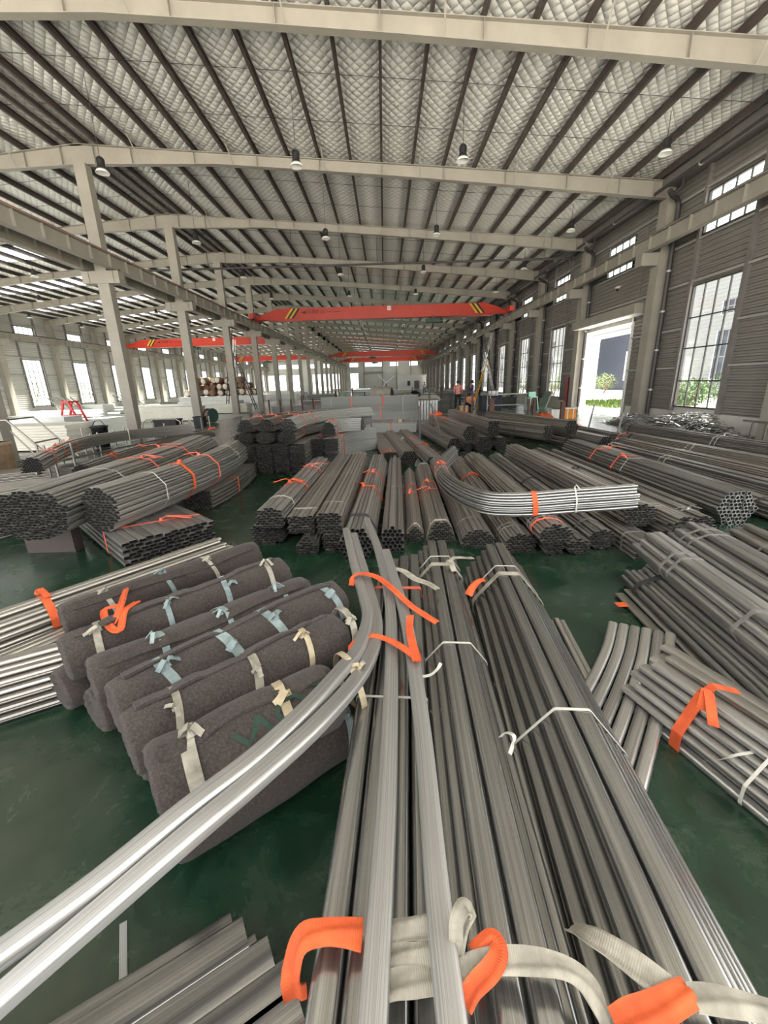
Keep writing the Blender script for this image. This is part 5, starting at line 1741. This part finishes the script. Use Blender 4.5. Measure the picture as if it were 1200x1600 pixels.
person('person in navy work clothes standing with arms forward', 5.3, 26.4, PI * .55, STAND, SZ, 'cloth_navy', 'cloth_navy')
CR = {'pelvis': (0, .10, .36), 'waist': (0, .04, .50), 'chest': (0, -.10, .70), 'neck': (0, -.20, .83), 'head': (0, -.27, .93), 'crown': (0, -.27, .99), 'hipl': (-.11, .08, .34), 'hipr': (.11, .08, .34), 'kneel': (-.18, -.28, .50), 'kneer': (.18, -.28, .50),
      'anklel': (-.16, -.02, .09), 'ankler': (.16, -.02, .09), 'toel': (-.18, -.18, .05), 'toer': (.18, -.18, .05), 'shl': (-.19, -.12, .76), 'shr': (.19, -.12, .76), 'elbl': (-.24, -.34, .58), 'elbr': (.24, -.34, .58),
      'wril': (-.12, -.52, .46), 'wrir': (.12, -.52, .46), 'handl': (-.08, -.58, .42), 'handr': (.08, -.58, .42)}
person('person crouching low in an orange top beside the cardboard box', 4.95, 25.3, .2, CR, SZ, 'cloth_orange', 'cloth_black')
STAND2 = dict(STAND, elbl=(-.28, -.06, 1.18), wril=(-.20, -.26, 1.12), handl=(-.16, -.33, 1.13))
person('small distant person in white walking near the white cabin', 5.7, 62.0, 0, STAND2, SZ, 'white_paint', 'cloth_navy')

# ---- ladders
def ladder_part(a, b, w, n, mat, root, nm='ladder_side', side=Vector((0, 1, 0))):
    a, b = Vector(a), Vector(b)
    s = side * (w / 2)
    for k in (-1, 1):
        MB().bar(a + s * k, b + s * k, .09, .05).build('rail', mat, root)
    for i in range(1, n):
        p = a.lerp(b, i / n)
        MB().bar(p - s, p + s, .05).build('rung', mat, root)
ld = thing('step_ladder', 'tall yellow and pale folding ladder standing before a wall window', 'ladder', (8.6, 37.0, 0))
ladder_part((-.9, 0, 0), (0, .0, 3.3), .55, 10, 'stripe_yellow', ld)
ladder_part((.9, 0, 0), (0, .0, 3.3), .55, 10, 'aluminium', ld)
ladder_part((-.35, 0, 2.4), (.35, 0, 5.4), .5, 9, 'aluminium', ld)
ladder_part((.35, 0, 2.6), (-.35, 0, 5.2), .5, 8, 'dark_steel', ld)
ld = thing('step_ladder', 'tall dark lattice ladder leaning beside the fourth free-standing column', 'ladder', (-11.0, 34.2, 0))
ladder_part((-1.6, 0, 0), (-.5, 0, 6.0), .5, 16, 'dark_steel', ld)
ladder_part((.75, 0, 0), (-.9, 0, 5.6), .5, 14, 'dark_steel', ld)
ladder_part((-1.1, 0, 0), (-.35, 0, 5.2), .45, 12, 'aluminium', ld)

# ---- tarpaulin machine with white blades
tm = thing('covered_machine', 'tarpaulin-covered machine with a black round opening in mid-hall', 'machine', (-.3, 38.5, 0))
m = MB()
m.tube([(-1.0, 0, .78), (-.8, 0, .8), (.2, -.1, .85), (.9, -.25, .8)], .5, 14, True, [.42, .58, .6, .56])
m.build('tarpaulin', 'tarp', tm)
MB().tube([(.90, -.25, .8), (.98, -.27, .8)], .52, 14).build('drum_mouth', 'black_paint', tm)
for x in (-.7, .6):
    MB().box(x - .06, x + .06, -.4, .4, 0, .35).build('stand_leg', 'dark_steel', tm)
wb = thing('blade_rotor', 'white three-bladed rotor propped on a stand above the covered machine', 'rotor', (.15, 40.5, 0))
MB().bar((0, 0, 0), (0, 0, 1.75), .08).build('stand', 'dark_steel', wb)
for a in (.65, 2.35, 4.0):
    MB().bar((0, -.06, 1.75), (1.0 * math.cos(a), -.06, 1.75 + 1.0 * math.sin(a)), .06, .22, (0, 1, 0)).build('blade', 'white_paint', wb)
wb2 = MB().bar((0, 0, 0), (-.45, 0, .9), .05).bar((0, 0, 0), (0, 0, 0.01), .05)
cloth_heap('pale crumpled tarpaulin lying right of the covered machine', 1.9, 36.0, 2.0, .8, 'tarp', 5)
cloth_heap('cream sheet heap farther right toward the workers', 4.3, 41.0, 2.0, .7, 'panel_cream', 6)
cloth_heap('grey cloth heap left of the covered machine', -2.6, 36.5, 1.6, .6, 'tarp', 7)
cloth_heap('black plastic heap between the machine and the tables', 3.0, 43.5, 1.6, .8, 'cloth_black', 8)

cg = thing('wire_cage', 'pale upright-barred cage beside the dark leaning bars', 'cage', (1.75, 17.6, 0))
for i in range(7):
    MB().tube([(-.36 + .12 * i, -.2, .05), (-.36 + .12 * i, -.2, 1.0)], .018, 6).build('bar', 'aluminium', cg)
    MB().tube([(-.36 + .12 * i, .25, .05), (-.36 + .12 * i, .25, 1.0)], .018, 6).build('bar', 'aluminium', cg)
MB().box(-.4, .4, -.24, .29, 0, .05).build('base', 'dark_steel', cg)
MB().box(-.4, .4, -.24, -.18, 1.0, 1.05).build('top_rail', 'dark_steel', cg)
MB().box(-.4, .4, .23, .29, 1.0, 1.05).build('top_rail', 'dark_steel', cg)
for i, x in enumerate((-1.02, -.72, -.5)):
    pn = MB().tube([(0, 0, .04), (0, 0, .95)], .02, 6).build('pin_stand', 'dark_steel', None, (x, 14.9, 0))
    MB().lathe([(.0, 0), (.1, 0), (.1, .04), (.02, .05), (0, .05)], 10).build('foot', 'dark_steel', pn)
    tag(pn, 'thin upright pin on a round foot before the whitish low bundle, %s from the columns' % SN[i], 'stand', 'pin stands')
def pallet_stack(label, x, y, w, d, h, mat, n):
    t = thing('tube_crate', label, 'crate', (x, y, 0), 0, 'loaded stillages deep in the hall')
    for sx in (-1, 1):
        for sy in (-1, 1):
            MB().bar((sx * w / 2, sy * d / 2, 0), (sx * w / 2, sy * d / 2, h + .3), .07).build('corner_post', 'rust', t)
    for i in range(n):
        for j in range(5):
            MB().tube([(-w / 2 + .1, -d / 2 + .12 + j * (d - .24) / 4, .12 + i * .16), (w / 2 - .1, -d / 2 + .12 + j * (d - .24) / 4, .12 + i * .16)], .075, 8).build('pipe', mat, t)
    return t
pallet_stack('stillage of pale pipes left of the covered machine', -5.0, 33.0, 2.6, .9, .7, 'galv_pale', 4)
pallet_stack('stillage of pale pipes behind the grey staked bundles', -6.5, 44.0, 3.0, .9, .8, 'galv_pale', 5)
pallet_stack('stillage of dark pipes right of the white cabin approach', 2.2, 58.0, 3.0, 1.0, .8, 'galv_dull', 5)
pallet_stack('stillage of pipes in the centre before the gable wall', -3.2, 66.0, 3.4, 1.0, 1.0, 'galv', 6)
pallet_stack('stillage of pipes beside the windows beyond the ladder', 7.2, 45.0, 2.6, 1.0, .9, 'galv_pale', 5)
# ---- white cabin at the gable wall
cb = thing('site_cabin', 'white site cabin with a dark door against the gable wall', 'cabin', (6.6, 106.5, 0))
MB().box(-3.3, 3.3, -2.4, 2.4, 0, 3.25).build('cabin_wall', 'white_paint', cb)
MB().box(-3.5, 3.45, -2.6, 2.5, 3.25, 3.42).build('cabin_roof', 'panel_cream', cb)
MB().box(.55, 1.75, -2.44, -2.40, 0, 2.1).build('cabin_door', 'jamb_grey', cb)
w_ = MB().box(-1.1, -.4, -2.44, -2.40, 1.0, 2.1).build('cabin_window', 'jamb_grey', cb)
MB().box(-1.02, -.48, -2.46, -2.44, 1.08, 2.02).build('pane', 'window_glass', w_)

# ================================================================ SIDE HALL AND COLUMN ROW
def panel_stack(label, x, y, w, d, n, t=.08, mat='panel_cream', rz=0.0, group='cream panel stacks', z=0.0):
    s = thing('panel_stack', label, 'panels', (x, y, z), rz, group)
    rr = random.Random(int(x * 10 + y))
    for i in range(n):
        dx, dy = rr.uniform(-.03, .03), rr.uniform(-.02, .02)
        MB().box(-w / 2 + dx, w / 2 + dx, -d / 2 + dy, d / 2 + dy, .06 + i * t + .006, .06 + (i + 1) * t).build('panel', mat, s)
    for q in (-.35, .35):
        MB().box(q * w - .06, q * w + .06, -d / 2, d / 2, 0, .06).build('skid', 'wood_pale', s)
    return s
panel_stack('long cream panel stack next to the black bin before the first column', -11.1, 13.1, 3.2, 1.1, 9)
panel_stack('cream panel stack behind the second column, column-row side', -11.9, 24.0, 3.2, 1.2, 9)
panel_stack('low cream panel stack deeper in the side hall behind the cable reel', -11.0, 30.0, 3.0, 1.2, 7)
panel_stack('white panel stack in the side hall between second and third columns', -14.5, 36.0, 5.0, 1.4, 7, .09, 'white_paint')
panel_stack('white panel stack far in the side hall under the brown roll pile', -17.6, 47.0, 8.6, 2.4, 9, .09, 'white_paint')
panel_stack('low white sheet stack near the red trestle', -19.5, 23.5, 4.5, 1.4, 5, .08, 'white_paint')
panel_stack('white sheet stack left of the black bin deep in the side hall', -15.6, 19.5, 3.6, 1.2, 4, .08, 'white_paint')
panel_stack('white board stack along the side hall aisle', -22.5, 30.0, 5.0, 1.6, 5, .09, 'white_paint')
panel_stack('white board stack near the far side wall', -26.5, 38.0, 4.0, 1.6, 6, .09, 'white_paint')
panel_stack('white board stack beyond the third column', -13.5, 55.0, 5.0, 1.6, 8, .09, 'white_paint')
panel_stack('white board stack beyond the fourth column', -14.5, 66.0, 6.0, 1.6, 10, .09, 'white_paint')
bn = MB().lathe([(.0, .02), (.20, .02), (.23, .62), (.26, .64), (.26, .68), (.215, .68), (.19, .08), (0, .08)], 14).build('black_bin', 'black_paint', None, (-9.05, 13.35, 0))
tag(bn, 'black plastic bin at the end of the long cream panel stack', 'bin')
MB().tube([(-.2, 0, .68), (-.1, 0, .82), (.1, 0, .84), (.2, 0, .68)], .012, 6).build('handle', 'black_paint', bn)
crate('black_crate', 'black crate beside the first column foot', 'crate', -9.0, 17.6, 0, .9, .6, .55, 'black_paint')
crate('black_crate', 'small black crate before the second column foot', 'crate', -8.9, 20.4, 0, .45, .4, .45, 'black_paint')
tr = thing('red_trestle', 'bright red A-frame trestle standing in the side hall', 'trestle', (-18.6, 25.4, 0))
for y in (-.35, .35):
    MB().bar((-.55, y, 0), (-.15, y, 1.15), .09).build('leg', 'red_paint', tr)
    MB().bar((.55, y, 0), (.15, y, 1.15), .09).build('leg', 'red_paint', tr)
    MB().bar((-.42, y, .42), (.42, y, .42), .06).build('cross_bar', 'red_paint', tr)
MB().box(-.22, .22, -.45, .45, 1.13, 1.23).build('top_beam', 'red_paint', tr)
rf = thing('cable_reel', 'round green and brown cable reel by the second column', 'reel', (-9.05, 22.1, 0), 1.1)
for y in (-.16, .16):
    MB().tube([(0, y - .02, .37), (0, y + .02, .37)], .36, 18).build('flange', 'hoist_green' if y < 0 else 'rust', rf)
MB().tube([(0, -.15, .37), (0, .15, .37)], .28, 16).build('cable_coil', 'bark_brown', rf)
# pile of wrapped rolls seen end on
def roll_proto():
    m = MB()
    m.lathe([(0, .6), (.28, .6), (.34, .55), (.36, .3), (.36, -.3), (.34, -.55), (.28, -.6), (0, -.6)], 12)
    me = m.mesh('wrapped_roll')
    me.materials.append(MATS['bark_brown'])
    e = MB().lathe([(0, -.63), (.10, -.625), (.24, -.615), (.30, -.58), (.33, -.5)], 12).mesh('roll_end')
    e.materials.append(MATS['wrap_white'])
    return me, e
rme, rend = roll_proto()
rr = random.Random(11)
for row in range(3):
    for i in range(11 - row * 2):
        x = -21.3 + .74 * i + .37 * row * 2 + rr.uniform(-.06, .06)
        z = .87 + .36 + .62 * row + rr.uniform(-.03, .03)
        o = inst('wrapped_roll', rme, None, (x, 47.0 + rr.uniform(-.3, .3), z), (PI / 2 + PI + rr.uniform(-.15, .15) - PI, 0, rr.uniform(-.3, .3)))
        tag(o, 'brown wrapped roll in the %s row of the pile, %s from the side wall' % (['bottom', 'middle', 'top'][row], SN[i]), 'roll', 'pile of brown wrapped rolls')
        if rr.random() < .7:
            inst('roll_end', rend, o, (0, 0, 0), (PI, 0, 0))

# rack of bent tubes at the photo edge
rk = thing('rebar_rack', 'low rack of upright rebar rods holding tube arches at the photo edge', 'rack', (0, 0, 0))
for i, (px, py) in enumerate(((103, 735), (122, 745), (150, 722), (161, 720), (185, 712), (200, 705), (208, 712), (135, 708), (245, 700), (262, 698), (290, 690), (300, 688), (82, 752), (95, 757), (70, 748), (228, 702), (318, 684), (330, 680))):
    p = at(px, py, 0)
    MB().tube([p, p + Vector((.01, 0, .72))], .022, 6).build('upright_rod', 'galv_dull', rk)
for z in (.16, .30):
    a, b = at(60, 752, 0), at(330, 682, 0)
    MB().bar(a + Vector((0, 0, z)), b + Vector((0, 0, z)), .04).build('rack_bar', 'galv_dull', rk)
bundle('bent tube bundle with a black open end resting on the rebar rack', (0, 0, 0), (1, 0, 0), .34, .26, OVS, 'dome', 'galv', [(.9, 'r', 1), (1.7, 'o', 1), (2.6, 'r', 1)], path=[at(52, 738, .42), at(80, 722, .42), at(120, 703, .42), at(180, 690, .42), at(260, 680, .42), at(300, 676, .42)], group='bundles on the rack', joined=True, nseg=3)
bundle('second dark tube bundle on the rebar rack behind the bent one', (0, 0, 0), (1, 0, 0), .4, .2, OVS, 'dome', 'galv_dull', [(1.2, 'o', 2), (2.6, 'r', 2)], path=[at(130, 742, .18), at(200, 715, .18), at(270, 695, .18), at(330, 682, .18)], group='bundles on the rack', joined=True, nseg=3)
bundle('flat grey tubes lying low at the photo edge under the rack', (-8.6, 6.2, 0), (-5.6, 8.3, 0), .7, .12, OVS, 'rect', 'galv', [], group='bundles on the rack', joined=True)
bundle('another layer of grey tubes at the photo edge behind the low flat ones', (-9.6, 7.2, 0), (-6.4, 9.2, 0), .7, .2, OVS, 'rect', 'galv_dull', [], group='bundles on the rack', joined=True)
af = thing('frame_rack', 'thin steel trapezoid frame rack at the photo edge before the cream panels', 'rack', (-9.6, 10.6, 0), .15)
for y in (-.5, .5):
    MB().tube([(-1.9, y, 0), (-.9, y, 1.12), (.45, y, 1.12), (1.35, y, 0)], .025, 6).build('frame', 'galv_dull', af)
    MB().tube([(-.4, y, 1.1), (.35, y, 0)], .02, 6).build('brace', 'galv_dull', af)
    MB().tube([(-.4, y, 1.1), (-1.1, y, 0)], .02, 6).build('brace', 'galv_dull', af)
for x, z in ((-.9, 1.12), (.45, 1.12), (-1.4, .55), (.9, .55)):
    MB().tube([(x, -.5, z), (x, .5, z)], .02, 6).build('cross_rod', 'galv_dull', af)
crate('plywood_box', 'brown plywood box standing at the photo edge under the frame rack', 'box', -8.75, 8.9, 0, .9, .7, .72, 'plywood', 'wood_pale', .2)
# grey pipe frames leaning at the far side wall and odd tubes
for i, (x, y) in enumerate(((-28.6, 36.5), (-28.0, 44.5))):
    g = thing('pipe_rack', ['pale leaning pipe frame under the first far side window', 'pale leaning pipe frame under the second far side window'][i], 'frame', (x, y, 0), .2, 'leaning pipe frames')
    for k in range(6):
        MB().tube([(1.4 + .35 * k, -.4, 0), (-.2 + .35 * k, .5, 1.3)], .06, 6).build('pipe', 'galv_pale', g)
    MB().bar((1.2, -.2, .3), (3.3, -.2, .3), .06).build('cross_bar', 'galv_pale', g)
for i, (x, y, L, lab) in enumerate(((-25.0, 26.5, 5.0, 'white tube pile near the photo edge in the side hall'), (-20.5, 33.5, 5.5, 'white tube pile behind the red trestle'), (-16.5, 28.0, 4.0, 'white tube pile left of the second column'), (-24.0, 42.0, 6.0, 'white tube pile before the far side wall'),
                                    (-17.5, 41.0, 4.5, 'white tube pile before the brown roll pile'), (-27.0, 52.0, 5.0, 'white tube pile deep by the far side wall'))):
    bundle(lab, (x, y, 0), (x + L, y + .3, 0), .9, .34, prof_rr(.1, .06, .01, 1), 'dome', 'galv_pale', [(1.0, 'r', 1), (L - 1, 'r', 1)], group='white tube piles in the side hall', joined=True, jit=.15, endj=.2)
rg = thing('hoop_rail', 'low grey pipe barrier with orange mark near the column feet', 'barrier', (-8.0, 15.2, 0))
MB().tube([(-.7, 0, 0), (-.7, 0, .6), (-.55, 0, .7), (.5, 0, .7), (.65, 0, .6), (.65, 0, 0)], .025, 8).build('hoop', 'galv_dull', rg)
MB().tube([(-.7, 0, .35), (.65, 0, .35)], .02, 6).build('rail', 'galv_dull', rg)
hp = MB().tube([(0, 0, 0), (.02, 0, .28), (.12, 0, .38), (.32, 0, .4)], .035, 8).build('orange_hose', 'orange_web', None, (-6.2, 14.6, 0))
tag(hp, 'short orange hose standing bent on the pale floor beyond the curved bundles', 'hose')

# ================================================================ OUTSIDE
ob = thing('opposite_building', 'pale ribbed building across the yard seen through windows and door', 'building', (27.0, 0, 0))
def facade(y0, y1, holes):
    ys = sorted({y0, y1, *[h[0] for h in holes], *[h[1] for h in holes]})
    for a, b in zip(ys[:-1], ys[1:]):
        ym = (a + b) / 2
        z = 0
        for h0, h1 in sorted([(h[2], h[3]) for h in holes if h[0] < ym < h[1]]) + [(9.5, 9.5)]:
            if h0 > z:
                m = MB()
                cladding(m, 0, -1, a, b, z, h0, .3)
                m.build('facade_panel', 'white_cladding', ob)
            z = h1
holes = []
for k in range(16):
    yy = 22 + 6 * k
    if 46 < yy < 60:
        continue
    holes.append((yy, yy + 2.4, 1.0, 5.0))
    holes.append((yy, yy + 2.4, 6.2, 7.2))
holes.append((47.0, 58.0, 0.0, 6.2))
facade(10, 130, holes)
for y0, y1, z0, z1 in holes[:-1]:
    w_ = MB().box(.02, .10, y0, y1, z0, z1).build('window', 'blue_cladding', ob)
    for i in range(1, 4):
        yy = y0 + (y1 - y0) * i / 4
        MB().box(-.03, .02, yy - .03, yy + .03, z0, z1).build('mullion', 'white_cladding', w_)
    for zz in (z0, (z0 + z1) / 2, z1):
        MB().box(-.03, .02, y0, y1, zz - .03, zz + .03).build('mullion', 'white_cladding', w_)
MB().box(3.0, 3.1, 44, 62, 0, 8).build('inner_wall', 'blue_cladding', ob)
for y in (48.5, 53.0):
    w_ = MB().box(2.93, 3.0, y, y + 1.9, 1.2, 4.6).build('lit_window', 'white_paint', ob)
    for q in (.63, 1.26):
        MB().box(2.90, 2.93, y + q - .03, y + q + .03, 1.2, 4.6).build('mullion', 'blue_cladding', w_)
    for zz in (2.3, 3.4):
        MB().box(2.90, 2.93, y, y + 1.9, zz - .03, zz + .03).build('mullion', 'blue_cladding', w_)
MB().box(-.2, .3, 46.6, 47.0, 0, 6.5).build('door_jamb', 'white_paint', ob)
MB().box(-.2, .3, 58.0, 58.4, 0, 6.5).build('door_jamb', 'white_paint', ob)
MB().box(-.2, .3, 46.6, 58.4, 6.2, 6.6).build('door_head', 'white_paint', ob)
# planting
gl = MB().add([(13.2, 25.2, -.03), (18.5, 25.2, -.03), (18.5, 33.5, -.03), (13.2, 33.5, -.03)], [(0, 1, 2, 3)]).build('lawn', 'grass_soil')
struct(gl, 'patch of green lawn in the yard beyond the roller door')
rr = random.Random(5)
m = MB()
for i in range(2600):
    x, y = rr.uniform(13.2, 18.5), rr.uniform(25.2, 33.5)
    h = rr.uniform(.06, .22)
    a = rr.uniform(0, PI)
    dx, dy = math.cos(a) * .035, math.sin(a) * .035
    lx, ly = rr.uniform(-.1, .1), rr.uniform(-.1, .1)
    m.add([(x - dx, y - dy, -.03), (x + dx, y + dy, -.03), (x + lx, y + ly, h)], [(0, 1, 2)])
tag(m.build('grass', 'leaf_yellow'), 'long bright grass growing on the lawn beyond the roller door', 'grass', None, 'stuff')
def shrub(label, x, y, w, h, mat, seed):
    rr = random.Random(seed)
    s = thing('shrub', label, 'shrub', (x, y, -.05), 0, 'shrubs in the yard')
    m = MB()
    for i in range(5):
        a = rr.uniform(0, 6.28)
        m.tube([(0, 0, 0), (.15 * w * math.cos(a), .15 * w * math.sin(a), .35 * h), (.3 * w * math.cos(a + .5), .3 * w * math.sin(a + .5), .75 * h)], .03, 5, True, [.04, .03, .015])
    m.build('stem', 'bark_brown', s)
    m = MB()
    for i in range(700):
        u, v, q = rr.gauss(0, 1), rr.gauss(0, 1), rr.gauss(0, 1)
        l = math.sqrt(u * u + v * v + q * q) + 1e-6
        R_ = rr.uniform(.45, 1.0)
        c = Vector((u / l * w / 2 * R_, v / l * w / 2 * R_, h * .58 + q / l * h * .42 * R_))
        d = Vector((rr.uniform(-1, 1), rr.uniform(-1, 1), rr.uniform(-.6, 1))).normalized() * rr.uniform(.07, .15)
        s_ = d.cross(Vector((rr.uniform(-1, 1), rr.uniform(-1, 1), 1))).normalized() * .035
        m.add([c - d, c + s_, c + d, c - s_], [(0, 1, 2, 3)])
    lf = m.build('foliage', mat, s)
    lf['kind'] = 'stuff'
    return s
shrub('leafy shrub outside the tall window, nearer the wall post', 13.6, 19.6, 1.8, 1.7, 'leaf', 1)
shrub('leafy shrub outside the tall window, toward the photo edge', 14.2, 17.6, 2.2, 2.0, 'leaf', 2)
shrub('yellowish shrub outside the tall window', 15.5, 21.8, 1.8, 1.5, 'leaf_yellow', 3)
shrub('yellow-green shrub outside the window beyond the roller door', 14.5, 37.5, 2.4, 2.2, 'leaf_yellow', 4)
shrub('round shrub in the yard straight beyond the roller door', 24.0, 47.5, 2.6, 2.2, 'leaf_yellow', 5)
shrub('green shrub outside a window deeper along the wall', 14.0, 44.5, 2.4, 2.2, 'leaf', 6)
shrub('pale shrub outside the first far side window', -34.0, 41.5, 3.2, 3.6, 'leaf_yellow', 7)
shrub('pale shrub outside the second far side window', -34.5, 50.0, 3.4, 3.0, 'leaf_yellow', 8)
